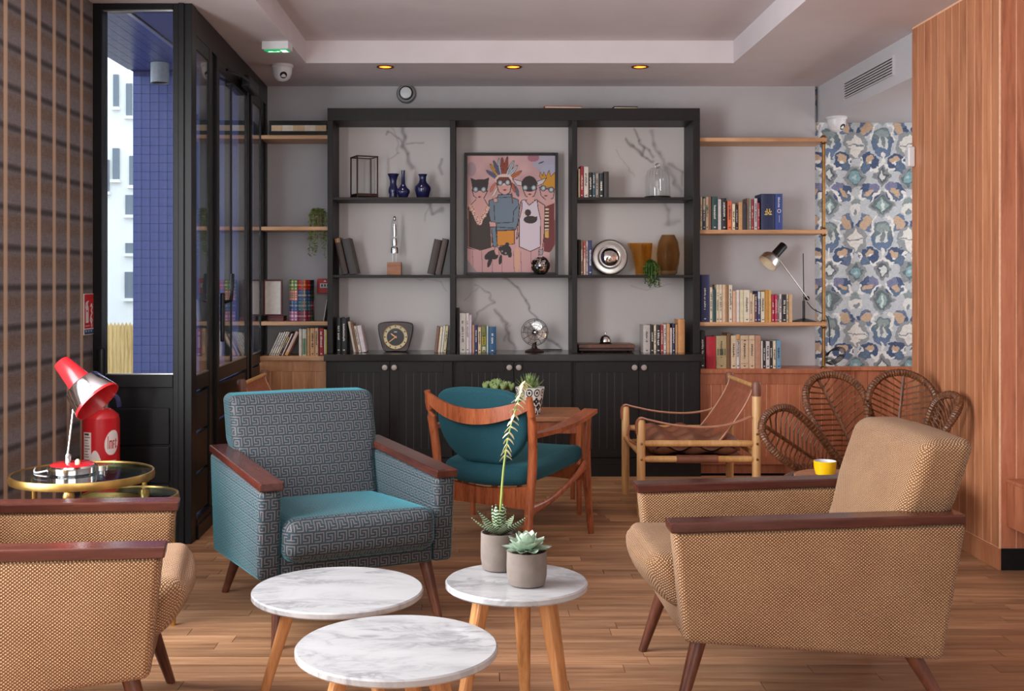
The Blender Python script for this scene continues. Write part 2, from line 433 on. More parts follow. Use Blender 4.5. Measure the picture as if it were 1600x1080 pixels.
def marble(name, base, vein, scale=5.0):
    t = NT(name); v = t.coord('Object', rnd=True)
    mp2 = t.node('ShaderNodeMapping'); mp2.inputs['Scale'].default_value = (1, 2.6, 1); mp2.inputs['Rotation'].default_value = (0, 0, 0.6); t.link(v, mp2.inputs[0]); v = mp2.outputs[0]
    n = t.noise(v, scale, 8, 0.62, 1.0); n2 = t.noise(v, scale * 0.45, 4, 0.6, 0.8)
    d = t.math('ABSOLUTE', t.math('SUBTRACT', n, 0.5))
    f = t.math('MULTIPLY', t.ramp(d, [(0.0, (1, 1, 1, 1)), (0.09, (0, 0, 0, 1))]), t.ramp(n2, [(0.42, (0, 0, 0, 1)), (0.62, (1, 1, 1, 1))]))
    c = t.mix(t.math('MULTIPLY', f, 0.55), t.ramp(n2, [(0.3, base), (0.75, [x * 0.82 for x in base[:3]] + [1])]), vein)
    t.set(col=c, rough=0.18, spec=0.5); return t.m
def leafmat(name, a, b, stripe=None):
    t = NT(name); v = t.coord('Object'); n = t.noise(v, 60, 2)
    c = t.ramp(n, [(0.3, a), (0.7, b)])
    if stripe:
        w = t.node('ShaderNodeTexWave'); w.wave_type = 'BANDS'; w.bands_direction = 'Y'; w.inputs['Scale'].default_value = 42; w.inputs['Distortion'].default_value = 1.0
        t.link(v, w.inputs['Vector']); c = t.mix(t.ramp(w.outputs['Fac'], [(0.74, (0, 0, 0, 1)), (0.86, (1, 1, 1, 1))]), c, stripe)
    t.set(col=c, rough=0.45); return t.m
def amber(name, tint, deep):
    t = NT(name); t.n.remove(t.b)
    tr = t.node('ShaderNodeBsdfTransparent'); tr.inputs[0].default_value = tint
    pr = t.node('ShaderNodeBsdfPrincipled'); pr.inputs['Base Color'].default_value = deep; pr.inputs['Roughness'].default_value = 0.08
    mx = t.node('ShaderNodeMixShader'); lw = t.node('ShaderNodeLayerWeight'); lw.inputs[0].default_value = 0.45
    k = t.math('MULTIPLY_ADD', lw.outputs['Facing'], 0.35, 0.04)
    t.link(k, mx.inputs[0]); t.link(tr.outputs[0], mx.inputs[1]); t.link(pr.outputs[0], mx.inputs[2]); t.link(mx.outputs[0], t.out.inputs[0]); return t.m
M['beige'] = beige_fabric()
M['key'] = teal_key_fabric()
M['plaid'] = plaid_wall()
M['teal'] = plain('teal_wool', C(14, 66, 76), 0.9, var=0.15, scale=150, bump=0.15, sheen=0.4, sheen_t=C(60, 150, 160))
M['marble'] = marble('white_marble', C(176, 175, 175), C(96, 96, 100), 6)
M['rosette'] = leafmat('pale_green_succulent', C(128, 152, 130), C(172, 190, 168))
M['zebra'] = leafmat('striped_succulent', C(26, 50, 30), C(50, 78, 44), C(190, 200, 164))
M['spiky'] = leafmat('fresh_green_succulent', C(92, 124, 66), C(168, 186, 122))
M['ivy'] = leafmat('trailing_leaf', C(70, 86, 40), C(168, 172, 96))
M['ivyd'] = leafmat('dark_trailing_leaf', C(24, 60, 24), C(52, 100, 44))
M['stalk'] = plain('flower_stalk', C(132, 150, 70), 0.5, var=0.15)
M['bud'] = plain('pale_flower_bud', C(206, 196, 152), 0.6, var=0.12)
M['amber'] = amber('amber_glass', (0.88, 0.74, 0.46, 1), C(190, 130, 60))
M['smoke'] = amber('smoked_amber_glass', (0.84, 0.74, 0.60, 1), C(150, 108, 70))
M['bluet'] = plain('blue_glazed_tile', C(58, 68, 132), 0.28, var=0.06, scale=8)
M['blueg'] = plain('blue_grout', C(44, 50, 100), 0.7)
M['bluep'] = plain('blue_smooth_panel', C(60, 66, 120), 0.35, var=0.04)
M['render'] = plain('white_render', C(240, 238, 232), 0.9, var=0.02, scale=1)
M['asphalt'] = plain('asphalt', C(92, 94, 100), 0.9)
M['picket'] = wood('chestnut_picket', C(150, 116, 66), C(200, 164, 104), C(224, 190, 130), 2, 0.7, vary=0.35)
# ================================================================== THE SETTING
CEIL = 2.575; WL = -1.85; YB = 7.60; YP = 5.36
# ---- floor: slab plus planks, the planks in view each on their own
floor = struct(bx('floor', plain('dark_subfloor', C(40, 26, 18), 0.9), -1.9, 3.7, -1.8, YB + 0.1, -0.08, -0.012))
PW = 0.0755
plank_me = {}
for L in (0.45, 0.6, 0.75, 0.9, 1.05, 1.2):
    me = MB().box(0.0011, L - 0.0011, 0.0007, PW - 0.0007, -0.0119, 0).mesh('floor_plank'); plank_me[L] = me
rg = random.Random(11); far = MB(); count = 0; rows = []
y = 3.20
while y < 7.2: rows.append(y); y += PW
for y in rows:
    x = -1.86 - rg.random() * 0.5
    while x < 2.35:
        L = rg.choice((0.6, 0.75, 0.9, 1.05, 1.2, 1.2))
        if count < 299 and x + L > -1.9:
            link('floor_plank', plank_me[L], M['plank'], floor, loc=(x, y, 0)); count += 1
        else:
            far.box(x + .0008, x + L - .0008, y + .0007, y + PW - .0007, -0.0119, 0)
        x += L
    while x < 3.7:
        L = 0.9; far.box(x + .0008, x + L - .0008, y + .0007, y + PW - .0007, -0.0119, 0); x += L
y = 3.20 - PW
while y > -1.8:
    x = -1.86 - rg.random() * 0.6
    while x < 3.7:
        L = rg.choice((0.6, 0.75, 0.9, 1.05, 1.2)); far.box(x + .0008, x + L - .0008, y + .0007, y + PW - .0007, -0.0119, 0); x += L
    y -= PW
tag(far.build('floor_planks_far', M['plank'], floor), kind='stuff')

# ---- ceiling with its coffer
cx0, cx1, cy1 = -1.063, 1.529, 6.79
c = MB()
c.box(-2.0, cx0, -1.8, YP, CEIL, 2.9); c.box(-1.50, cx0, YP, YB + .1, CEIL, 2.9); c.box(cx1, 3.8, -1.8, YB + .1, CEIL, 2.9)
c.box(cx0, cx1, cy1, YB + .1, CEIL, 2.9); c.box(cx0, cx1, -1.8, -0.9, CEIL, 2.9); c.box(cx0, cx1, -0.9, cy1, 2.711, 2.9)
struct(c.build('ceiling', M['ceil']))
# ---- walls
struct(bx('wall_back', M['wall'], -1.47, 2.265, YB, YB + .12, 0, CEIL))
struct(bx('wall_rear', M['wall'], 2.5, 3.8, -1.9, -1.8, 0, 2.9))
w = MB(); w.box(-2, -1.25, -1.9, -1.8, 0, 2.9); w.box(-1.25, 2.5, -1.9, -1.8, 0, .48); w.box(-1.25, 2.5, -1.9, -1.8, 2.42, 2.9)
struct(w.build('wall_rear', M['wall']))
struct(bx('wall_right', M['wall'], 3.7, 3.8, -1.8, YB + .12, 0, 2.9))
w = MB(); w.box(WL - .12, WL, 3.76, YP, 0, CEIL); w.box(WL - .12, WL, -1.8, 1.78, 0, CEIL); w.box(WL - .12, WL, 1.78, 3.76, 0, .46); w.box(WL - .12, WL, 1.78, 3.76, 2.42, CEIL)
struct(w.build('wall_left', M['plaid']))
# off-frame shopfront windows that let the daylight in
def big_window(name, a0, a1, fixed, axis):
    o = bpy.data.objects.new(name, None); COL.objects.link(o); struct(o)
    def b(nm, mat, p0, p1, z0, z1, t0=-.02, t1=.02):
        if axis == 'y': bx(nm, mat, fixed + t0, fixed + t1, p0, p1, z0, z1, o)
        else: bx(nm, mat, p0, p1, fixed + t0, fixed + t1, z0, z1, o)
    for z0 in (.46, 2.36): b('frame_rail', M['black'], a0, a1, z0, z0 + .06)
    n = 4
    for k in range(n):
        p = a0 + (a1 - a0 - .05) * k / (n - 1); b('frame_post', M['black'], p, p + .05, .52, 2.36)
    for k in range(n - 1):
        p = a0 + (a1 - a0 - .05) * k / (n - 1); q = a0 + (a1 - a0 - .05) * (k + 1) / (n - 1); b('pane', M['glass'], p + .05, q, .52, 2.36, -.004, .004)
big_window('window_3', 1.78, 3.76, WL - .095, 'y')
big_window('window_4', -1.25, 2.5, -1.87, 'x')
big_window('window_5', 6.1, 7.4, 3.69, 'y')

# ---- wallpapered recess wall (flat print)
def wallpaper():
    cv = Canvas(1262, 120, 1462, 585, 300, 700, (206, 207, 205))
    sc = 2.571
    x = 1240 + 0 * cv.x + (cv.x - 1240); y = cv.y
    u = (x - 1240) * sc; v = (y - 180) * sc
    u = u + 14 * (smooth_noise(u, v, 26, 1) - .5) + 10 * (smooth_noise(u, v, 9, 2) - .5)
    v = v + 14 * (smooth_noise(u, v, 26, 3) - .5) + 10 * (smooth_noise(u, v, 9, 4) - .5)
    P = 214.0
    u = np.abs(((u - 250) + P / 2) % P - P / 2)        # mirrored about the columns: 0 = column B, 107 = column A
    v = (v - 20) % 380 + 20
    cv.x, cv.y = u, v
    navy, slate, grey, tealc, tan, white, lav = (66, 84, 116), (92, 112, 136), (124, 132, 136), (112, 146, 152), (190, 164, 138), (220, 220, 216), (118, 122, 152)
    for oy in (-380, 0, 380):
        cv.rect(0, oy + 20, 107, oy + 400, (166, 176, 186), .55)
        # column A
        cv.ell(107, oy + 110, 42, 58, slate); cv.ell(107, oy + 84, 34, 34, (106, 122, 128)); cv.ell(107, oy + 76, 24, 16, (138, 152, 152)); cv.ell(107, oy + 116, 22, 26, (200, 208, 206)); cv.ell(107, oy + 106, 7, 20, grey)
        cv.ell(107, oy + 150, 26, 22, (96, 116, 146)); cv.ell(107, oy + 172, 6, 22, white)
        cv.poly([(67, oy + 242), (107, oy + 198), (147, oy + 242), (107, oy + 286)], (128, 132, 136)); cv.poly([(80, oy + 242), (107, oy + 212), (134, oy + 242), (107, oy + 272)], (84, 92, 100)); cv.poly([(90, oy + 242), (107, oy + 222), (124, oy + 242), (107, oy + 264)], (206, 212, 210))
        cv.poly([(52, oy + 362), (107, oy + 300), (162, oy + 362), (107, oy + 424)], (132, 138, 142)); cv.poly([(66, oy + 362), (107, oy + 316), (148, oy + 362), (107, oy + 410)], (96, 108, 112)); cv.poly([(84, oy + 366), (107, oy + 336), (130, oy + 366), (107, oy + 396)], (138, 166, 166)); cv.ell(107, oy + 370, 5, 22, (210, 218, 214))
        # column B
        cv.ell(0, oy + 118, 50, 56, (140, 146, 150)); cv.poly([(-40, oy + 118), (0, oy + 72), (40, oy + 118), (0, oy + 170)], (216, 214, 208)); cv.line([(-34, oy + 120), (34, oy + 120)], 2.5, (120, 128, 134))
        cv.poly([(-60, oy + 250), (-26, oy + 196), (26, oy + 196), (60, oy + 250), (26, oy + 304), (-26, oy + 304)], (182, 186, 188)); cv.poly([(-46, oy + 250), (-20, oy + 208), (20, oy + 208), (46, oy + 250), (20, oy + 292), (-20, oy + 292)], (136, 142, 146)); cv.poly([(-34, oy + 250), (0, oy + 212), (34, oy + 250), (0, oy + 290)], (88, 106, 112)); cv.ell(0, oy + 250, 22, 24, (124, 160, 166)); cv.ell(0, oy + 250, 9, 10, (170, 192, 194))
        cv.ell(0, oy + 356, 22, 26, (132, 146, 146)); cv.ell(0, oy + 380, 26, 24, (212, 212, 208)); cv.ell(0, oy + 392, 9, 12, grey)
        # between: dark leaves with tan hearts
        cv.ell(16, oy + 436 - 380, 12, 13, navy)
        cv.ell(50, oy + 186, 38, 36, navy); cv.ell(36, oy + 202, 20, 24, slate); cv.ell(72, oy + 190, 18, 24, navy); cv.ell(55, oy + 176, 19, 15, tan); cv.ell(60, oy + 190, 8, 6, white)
        cv.ell(56, oy + 308, 40, 34, navy, 20); cv.ell(70, oy + 290, 22, 18, lav); cv.ell(44, oy + 322, 22, 20, slate); cv.ell(50, oy + 312, 20, 11, tan, -35)
        cv.ell(42, oy + 50, 34, 24, (100, 118, 146), 70); cv.ell(42, oy + 52, 19, 26, tan, 25)
        cv.line([(84, oy + 36), (66, oy + 48), (72, oy + 78), (62, oy + 100)], 5, white); cv.line([(62, oy + 214), (80, oy + 222), (92, oy + 200), (104, oy + 196)], 5, white); cv.line([(14, oy + 196), (24, oy + 184), (14, oy + 170)], 4, white); cv.line([(24, oy + 304), (14, oy + 330), (28, oy + 340)], 5, white); cv.line([(64, oy + 340), (78, oy + 318), (96, oy + 300)], 5, white)
    h = smooth_noise(cv.x * 3, cv.y * 3, 9, 8)[..., None] * 26 - 13
    cv.c = np.clip(cv.c + h, 0, 255)
    Yw = YB + .055
    gx = np.linspace(1262, 1462, 301)[None, :].repeat(701, 0); gy = np.linspace(120, 585, 701)[:, None].repeat(301, 1)
    cv.x, cv.y = gx, gy
    return cv.mesh('wallpaper', lambda a, b: np.stack([(a - VPX) * Yw / FPX, np.full_like(a, Yw), CAM_H - (b - VPY) * Yw / FPX], 1))
wr = struct(bx('wall_recess', M['wall'], 2.20, 3.8, YB + .06, YB + .12, 0, CEIL))
link('wallpaper', wallpaper(), M['print'], wr)
# wainscot of the recess, board by board
wn = struct(bx('trim_1', M['panel2'], 2.268, 3.7, YB - .02, YB + .05, .648, .672))
for k in range(16): bx('wainscot_board', M['panel2'], 2.27 + k * .088, 2.27 + k * .088 + .0865, YB - .005, YB + .05, 0, .647, wn, bevel=.002)
# ---- air-conditioning soffit with grille
sf = struct(bx('trim_2', M['soffit'], 2.292, 3.7, 4.9, YB + .055, 2.336, CEIL))
g = thing('air_grille', 'white louvred air grille with dark slots high on the soffit side', 'vent')
gx = 2.292
gy0, gy1 = 2.292 * FPX / (1397 - VPX), 2.292 * FPX / (1321 - VPX)
bx('grille_backing', M['blackp'], gx - .003, gx - .0002, gy0, gy1, 2.405, 2.495, g)
for k in range(7):
    z = 2.398 + k * .0158; bx('slat', M['soffit'], gx - .012, gx - .003, gy0, gy1, z, z + .007, g)
for (a, b) in ((gy0 - .012, gy0), (gy1, gy1 + .012)): bx('frame_stile', M['soffit'], gx - .012, gx - .0002, a, b, 2.392, 2.506, g)

# ---- cedar boarded column on the right
XW = 2.245; Y0, Y1 = 4.85, 5.84
colm = struct(bx('wall_column', M['groove'], XW + .0015, 3.69, Y0 + .0015, Y1, 0, CEIL - .002))
nb = 12; bw = (Y1 - Y0) / nb
bme = MB().box(0, .0049, .0026, bw - .0026, .095, CEIL - .012).mesh('cedar_board')
for k in range(nb): link('cedar_board', bme, M['panel'], colm, bevel=.0012, loc=(XW, Y0 + k * bw, 0))
bx('baseboard_strip', M['panel'], XW - .008, XW + .0049, Y0 - .004, Y1, 0, .092, colm, bevel=.002)
x = XW + .006
for k, wd in enumerate([.066] + [.165] * 8):
    bx('cedar_board', M['panel2'], x + .002, x + wd - .002, Y0, Y0 + .0049, .095, CEIL - .012, colm, bevel=.0012); x += wd
bx('kick_strip', M['black'], XW + .006, 3.69, Y0 - .003, Y0 + .0049, 0, .094, colm)
bx('corner_bead', M['groove'], XW - .002, XW + .004, Y0 - .002, Y0 + .004, .095, CEIL - .012, colm)

# ---- black steel glazed partition: front section (faces the room) and side section (runs to the back wall)
def bar(parent, nm, mat, *b, bevel=.003): return bx(nm, mat, *b, parent, bevel)
wf = bpy.data.objects.new('window_1', None); COL.objects.link(wf); struct(wf)
xl, xr = WL, -1.378
bar(wf, 'frame_post', M['black'], xl, xl + .046, YP - .03, YP + .05, 0, CEIL)
bar(wf, 'frame_post', M['black'], -1.468, xr, YP - .03, YP + .06, 0, CEIL)
bar(wf, 'frame_post', M['black'], -1.440, -1.412, YP - .042, YP - .03, 0, CEIL)
bar(wf, 'frame_rail', M['black'], xl + .046, -1.468, YP - .03, YP + .05, 2.545, CEIL)
bar(wf, 'frame_rail', M['black'], xl + .046, -1.468, YP - .03, YP + .05, .745, .806)
bar(wf, 'frame_rail', M['black'], xl + .046, -1.468, YP - .03, YP + .05, 0, .06)
bar(wf, 'lower_panel', M['black'], xl + .046, -1.468, YP, YP + .03, .06, .745, bevel=0)
for z in (.10, .285, .47): bar(wf, 'panel_board', M['black'], xl + .07, -1.49, YP - .012, YP + .002, z, z + .175, bevel=.004)
bar(wf, 'glazing_bead', M['steel'], xl + .046, -1.468, YP - .012, YP - .004, .806, .811, bevel=0)
bar(wf, 'glazing_bead', M['steel'], xl + .046, -1.468, YP - .012, YP - .004, 2.540, 2.545, bevel=0)
bar(wf, 'pane', M['glass'], xl + .046, -1.468, YP + .006, YP + .012, .811, 2.54, bevel=0)
ws = bpy.data.objects.new('window_2', None); COL.objects.link(ws); struct(ws)
ws.location = (xr, YP, 0); ws.rotation_euler = (0, 0, math.atan2(.072, 2.24))
# local: y runs towards the back wall, x<0 is outside
SL = 2.238
def sb(nm, mat, y0, y1, z0, z1, t0=-.05, t1=0.0, bevel=.003): return bx(nm, mat, t0, t1, y0, y1, z0, z1, ws, bevel)
sb('frame_rail', M['black'], .06, SL, 2.44, CEIL - .002); sb('frame_rail', M['black'], .06, SL, 0, .07, t1=.012); sb('base_moulding', M['black'], .06, SL, .07, .10, t1=.006)
for (a, b, t) in ((.0, .03, .0), (.36, .42, .002), (.54, .60, .004), (1.44, 1.50, .004), (1.59, 1.64, .002), (1.97, 2.05, .002), (2.16, SL, .0)): sb('frame_post', M['black'], a, b, .07, 2.44, t1=t)
for (a, b) in ((.42, .54), (1.50, 1.59), (2.05, 2.16)): sb('frame_infill', M['black'], a, b, .07, 2.44, t0=-.03, t1=-.012, bevel=0)
for (a, b) in ((.03, .36), (.60, 1.44), (1.64, 1.97)):
    sb('frame_rail', M['black'], a, b, .72, .792); sb('frame_rail', M['black'], a, b, 2.375, 2.44)
    sb('pane', M['glass'], a, b, .798, 2.375, t0=-.009, t1=-.005, bevel=0)
    sb('glazing_bead', M['steel'], a, b, .792, .798, t0=-.02, t1=-.001, bevel=0)
    for k in range(3): sb('panel_board', M['black'], a + .02, b - .02, .12 + k * .2, .12 + k * .2 + .185, t0=-.035, t1=-.004, bevel=.004)
sb('mullion', M['black'], .955, .985, .798, 2.375, t0=-.04, t1=-.001)
# door furniture on the partition
h = MB(); h.rbox((.02, .045, .26), .009, c=(.024, .585, 1.06)); h.tube([(.03, .60, 1.14), (.065, .60, 1.15), (.068, .62, 1.22), (.066, .64, 1.29)], [.010, .011, .011, .009], 8)
h.build('door_handle', M['blackp'], ws, smooth=True)
h = MB(); h.rbox((.05, .34, .07), .01, c=(.04, 1.32, 2.42)); h.tube([(.06, 1.18, 2.42), (.07, .90, 2.40), (.02, .72, 2.40)], .008, 6); h.build('door_closer', M['blackp'], ws, smooth=True)
# rounded leather pull on the front post
t = thing('door_pull', 'black rounded pull on the dark frame post beside the plaid wall', 'handle', (X(157, 5.3), 5.3, Z(600, 5.3)))
MB().rbox((.046, .04, .21), .0195, c=(0, 0.008, .07)).build('pull_body', M['blackp'], t, smooth=True)

# ---- outside: blue tiled porch, white building, picket fence
YW = 7.95; ZC = Z(112, YW)
XL = X(208, YW)
pw = struct(bx('wall_porch', M['blueg'], XL, -1.47, YW, YW + .3, 0, ZC + .3))
ts = .0615
tme = MB().box(.0012, ts - .0012, -.006, 0, .0012, ts - .0012).mesh('blue_tile')
rest = MB(); n = 0
for i in range(5, -1, -1):
    for k in range(int(ZC / ts)):
        x, z = XL + i * ts + .0, k * ts
        if z > .75 and n < 200: link('blue_tile', tme, M['bluet'], pw, loc=(x, YW, z)); n += 1
for i in range(0, 14):
    for k in range(int(ZC / ts)):
        if i > 5 or k * ts <= .75: rest.box(XL + i * ts + .0012, XL + (i + 1) * ts - .0012, YW - .006, YW, k * ts + .0012, (k + 1) * ts - .0012)
tag(rest.build('blue_tiles_rest', M['bluet'], pw), kind='stuff')
pc = struct(bx('ceiling_porch', M['blueg'], XL, -1.47, YP + .06, YW, ZC, ZC + .2))
XS = -1.93
cme = MB().box(.0012, .073 - .0012, .0012, .12 - .0012, -.006, 0).mesh('ceiling_tile')
for i in range(int((XS - XL) / .073)):
    for k in range(int((YW - YP - .08) / .12)): link('ceiling_tile', cme, M['bluet'], pc, loc=(XL + i * .073, YP + .08 + k * .12, ZC))
bx('smooth_panel', M['bluep'], XS + .02, -1.47, YP + .08, YW, ZC - .012, ZC, pc)
bx('metal_trim', M['steel'], XS - .012, XS + .012, YP + .08, YW, ZC - .022, ZC, pc)
t = thing('porch_lamp', 'grey cylinder lamp under the blue porch ceiling outside the glass', 'lamp', (X(250, 7.6), 7.6, ZC - .008))
MB().lathe([(.056, -.135), (.062, -.135), (.062, 0), (0, 0)], 28, caps=False).build('lamp_housing', plain('grey_housing', C(150, 152, 156), .5), t, smooth=True)
MB().lathe([(0, -.128), (.055, -.128)], 28).build('lens', M['white'], t, smooth=True)
struct(bx('ground_street', M['asphalt'], -14, -1.3, 4.5, 34, -.12, -.02))
YBd = 22.0
bd = thing('apartment_building', 'sunlit white building with narrow dark windows across the street', 'building', (0, 0, 0))
bx('facade', M['render'], -14, -4.6, YBd, YBd + 4, -.02, 13, bd)
M['dglass'] = plain('dark_window', C(112, 120, 130), .3)
for (p0, p1, a, b) in ((178, 186, 117, 168), (198, 207, 131, 182), (177, 187, 232, 281), (203, 212, 244, 290), (197, 210, 305, 336), (197, 210, 380, 396), (196, 209, 425, 466), (166, 171, 250, 300), (150, 160, 117, 168), (150, 160, 232, 281)):
    f = bx('window', M['dglass'], X(p0, YBd), X(p1, YBd), YBd - .05, YBd + .02, Z(b, YBd), Z(a, YBd), bd)
    bx('sill', M['render'], X(p0, YBd) - .03, X(p1, YBd) + .03, YBd - .12, YBd, Z(b, YBd) - .06, Z(b, YBd), f)
fy = 15.2; z1 = Z(505, fy)
fe = thing('picket_fence', 'pale wooden picket fence in front of the white building outside', 'fence', (X(190, fy), fy, -.02))
pk = MB().prism([(-.024, 0), (.024, 0), (.024, z1 - .02), (0, z1 + .03), (-.024, z1 - .02)], -.012, .012).mesh('picket')
for k in range(60): link('picket', pk, M['picket'], fe, loc=(-1.6 + k * .052, 0, 0))
for z in (.18, z1 - .12): bx('fence_rail', M['picket'], -1.65, 1.55, .014, .04, z, z + .05, fe)

# ---- ceiling fittings
for k, (px, lab) in enumerate(((602, 'left of the three'), (802, 'middle of the three'), (1000, 'right of the three'))):
    yl = 6.90; xl_ = X(px, yl)
    t = thing('recessed_downlight', 'small round recessed ceiling spotlight with warm glow, ' + lab, 'spotlight', (xl_, yl, CEIL), group='recessed spotlights')
    MB().lathe([(.038, -.001), (.053, -.001), (.053, -.006), (.044, -.007), (.038, -.001)], 28).build('trim_ring', M['brass'], t, smooth=True)
    MB().lathe([(0, -.0015), (.04, -.0015)], 28).build('glowing_lens', emitter('warm_lens', C(255, 176, 70), 1.2), t)
    d = bpy.data.lights.new('spot_bulb', 'SPOT'); d.energy = 16; d.color = (1, .78, .52); d.spot_size = R(95); d.spot_blend = .6; d.shadow_soft_size = .04
    o = bpy.data.objects.new('spot_bulb', d); COL.objects.link(o); o.parent = t; o.location = (0, 0, -.012)
def dome(label, loc, yaw):
    t = thing('dome_camera', label, 'security camera', loc, yaw)
    MB().lathe([(.066, 0), (.068, -.012), (.062, -.02), (.055, -.02)], 32).build('base_ring', M['white'], t, smooth=True)
    MB().lathe([(.060, -.014), (.058, -.05), (.048, -.078), (.028, -.096), (0, -.102)], 32).build('dome', M['white'], t, smooth=True)
    e = MB(); Mx = frame_from((.35, -1, -.55)).to_4x4(); e.lathe([(.0, .056), (.021, .055), (.023, .048), (.023, .03)], 24, Mx, (0, 0, -.045)); e.build('lens', M['blackp'], t, smooth=True)
dome('white dome security camera on the ceiling above the glass partition', (X(441, 6.85), 6.85, CEIL), 0)
dome('white dome security camera under the soffit by the patterned wallpaper', (X(1307, 7.39), 7.39, 2.336), .3)
t = thing('cable_stub', 'white curved cable running from dome camera to the patterned wallpaper', 'cable', (0, 0, 0))
MB().tube(spline([(X(1287, 7.4), 7.46, 2.30), (X(1282, 7.5), 7.5, 2.295), (X(1279, 7.6), 7.6, 2.24)]), .008, 8).build('cable_sheath', M['white'], t, smooth=True)
# exit sign
ye = 6.22; t = thing('exit_sign', 'white ceiling box sign with a green lit emergency exit pictogram', 'exit sign', (X(437, ye), ye, CEIL), R(-6))
bx('housing', M['white'], -.085, .065, -.06, .03, -.045, 0, t, .004)
bx('lit_face', emitter('green_sign_face', C(20, 150, 84), .9), -.075, .055, -.052, .022, -.049, -.045, t)
pm = MB(); z = -.0495
pm.prism([(.015, -.045), (.048, -.045), (.048, .015), (.015, .015)], z - .0004, z, 'xy')
pm.prism([(-.06, -.02), (-.035, -.02), (-.035, -.008), (-.01, -.008), (-.01, -.024), (.008, -.012), (-.01, .006), (-.01, .0), (-.06, .0)], z - .0004, z, 'xy')
pm.build('exit_pictogram', emitter('white_sign_symbol', C(226, 255, 236), 1.2), t)
# round siren on the back wall
t = thing('wall_siren', 'round white and grey sounder on the wall above the dark bookcase', 'siren', (X(635, YB), YB, Z(147, YB)))
Mf = Matrix.Rotation(R(90), 4, 'X')
MB().lathe([(.066, 0), (.066, .02), (.058, .035), (.045, .036)], 36, Mf).build('housing', plain('grey_plastic', C(128, 126, 126), .5), t, smooth=True)
MB().lathe([(.047, .030), (.047, .050), (.036, .054)], 36, Mf).build('dark_ring', M['blackp'], t, smooth=True)
MB().lathe([(.040, .05), (.037, .060), (.02, .064), (0, .065)], 36, Mf).build('front_cap', M['white'], t, smooth=True)
# motion detector on the column edge
ym = Y1 - .03
t = thing('motion_detector', 'small white motion detector on the edge of the cedar column', 'sensor', (XW - .001, ym, Z(262, ym)))
MB().rbox((.036, .05, .105), .008, c=(-.019, 0, .055)).build('detector_body', M['white'], t, smooth=True)
MB().rbox((.006, .03, .04), .0025, c=(-.039, 0, .07)).build('detector_lens', M['soffit'], t, smooth=True)
# ================================================================== DARK BOOKCASE WALL
YF = 7.27; YC = 7.17; ZT = .785
UP = [(-.999, -.964), (-.2035, -.168), (.590, .623), (1.375, 1.420)]
SHA, SHB = 1.798, 1.293
case = thing('bookcase', 'tall charcoal open bookcase with three bays standing on the dark worktop', 'bookcase', (0, YF, ZT))
def cb(nm, mat, x0, x1, y0, y1, z0, z1, bevel=.002): return bx(nm, mat, x0, x1, y0 - YF, y1 - YF, z0 - ZT, z1 - ZT, case, bevel)
ztop = Z(169, YF); zu = Z(188.3, YF)
for (a, b) in UP: cb('upright', M['case'], a, b, YF, YB - .001, ZT, zu)
cb('top_board', M['case'], UP[0][0], UP[-1][1], YF, YB - .001, zu, ztop)
for k in (0, 2): cb('shelf', M['case'], UP[k][1], UP[k + 1][0], YF + .006, YB - .008, SHA - .018, SHA)
for k in (0, 1, 2): cb('shelf', M['case'], UP[k][1], UP[k + 1][0], YF + .006, YB - .008, SHB - .018, SHB)
def back_panel():
    cv = Canvas(529, 196, 1072, 552, 500, 330, (198, 190, 186))
    n = smooth_noise(cv.x, cv.y, 60, 20); cv.c += (n[..., None] - .5) * 14
    x0, y0 = cv.x.copy(), cv.y.copy()
    cv.x = x0 + 5 * (smooth_noise(x0, y0, 9, 21) - .5) + 10 * (smooth_noise(x0, y0, 24, 22) - .5); cv.y = y0 + 5 * (smooth_noise(x0, y0, 9, 23) - .5)
    vn = (112, 104, 104)
    for pts, w, a in (([(627, 198), (630, 215), (625, 228), (636, 240), (640, 262)], 3.4, .8), ([(632, 225), (645, 224), (662, 222)], 1.3, .6), ([(600, 212), (604, 206), (618, 216), (628, 226)], 1.4, .6), ([(612, 200), (620, 240), (608, 250)], 1.4, .4), ([(688, 248), (690, 272)], 1.8, .6), ([(655, 312), (668, 318), (676, 334), (690, 326)], 2.4, .7), ([(668, 322), (664, 345)], 1.4, .4),
                      ([(650, 435), (690, 440), (700, 455)], 1.2, .35),
                      ([(790, 434), (808, 448), (818, 468), (826, 482), (838, 506), (846, 520), (872, 540), (880, 546)], 2.0, .8), ([(742, 445), (760, 458), (774, 472), (748, 492), (738, 512)], 1.6, .6), ([(776, 484), (790, 506), (797, 520), (806, 545)], 2.2, .8), ([(795, 510), (793, 530)], 2.2, .6), ([(722, 470), (745, 452)], 1.1, .4),
                      ([(980, 218), (992, 230), (1003, 240), (1012, 247), (1022, 252)], 2.2, .75), ([(992, 202), (1002, 220), (1008, 230), (1004, 242)], 1.8, .7), ([(1008, 228), (1016, 235), (1024, 246)], 1.8, .6), ([(1020, 205), (1024, 225), (1034, 240), (1044, 262), (1054, 285), (1064, 298)], 3.4, .45), ([(1035, 318), (1044, 330), (1042, 350), (1060, 345)], 4, .4), ([(960, 235), (975, 255), (990, 275)], 1.2, .3), ([(1048, 255), (1062, 270), (1066, 290)], 2.2, .5), ([(985, 446), (1010, 452), (1050, 444)], 1.0, .3)):
        cv.line(pts, w, vn, a * .75, True)
    cv.x, cv.y = x0, y0
    Yb = YB - .004
    return cv.mesh('marble_back', lambda a, b: np.stack([(a - VPX) * Yb / FPX, np.full_like(a, Yb - YF), CAM_H - (b - VPY) * Yb / FPX - ZT], 1))
link('marble_back_panel', back_panel(), M['printgloss'], case)
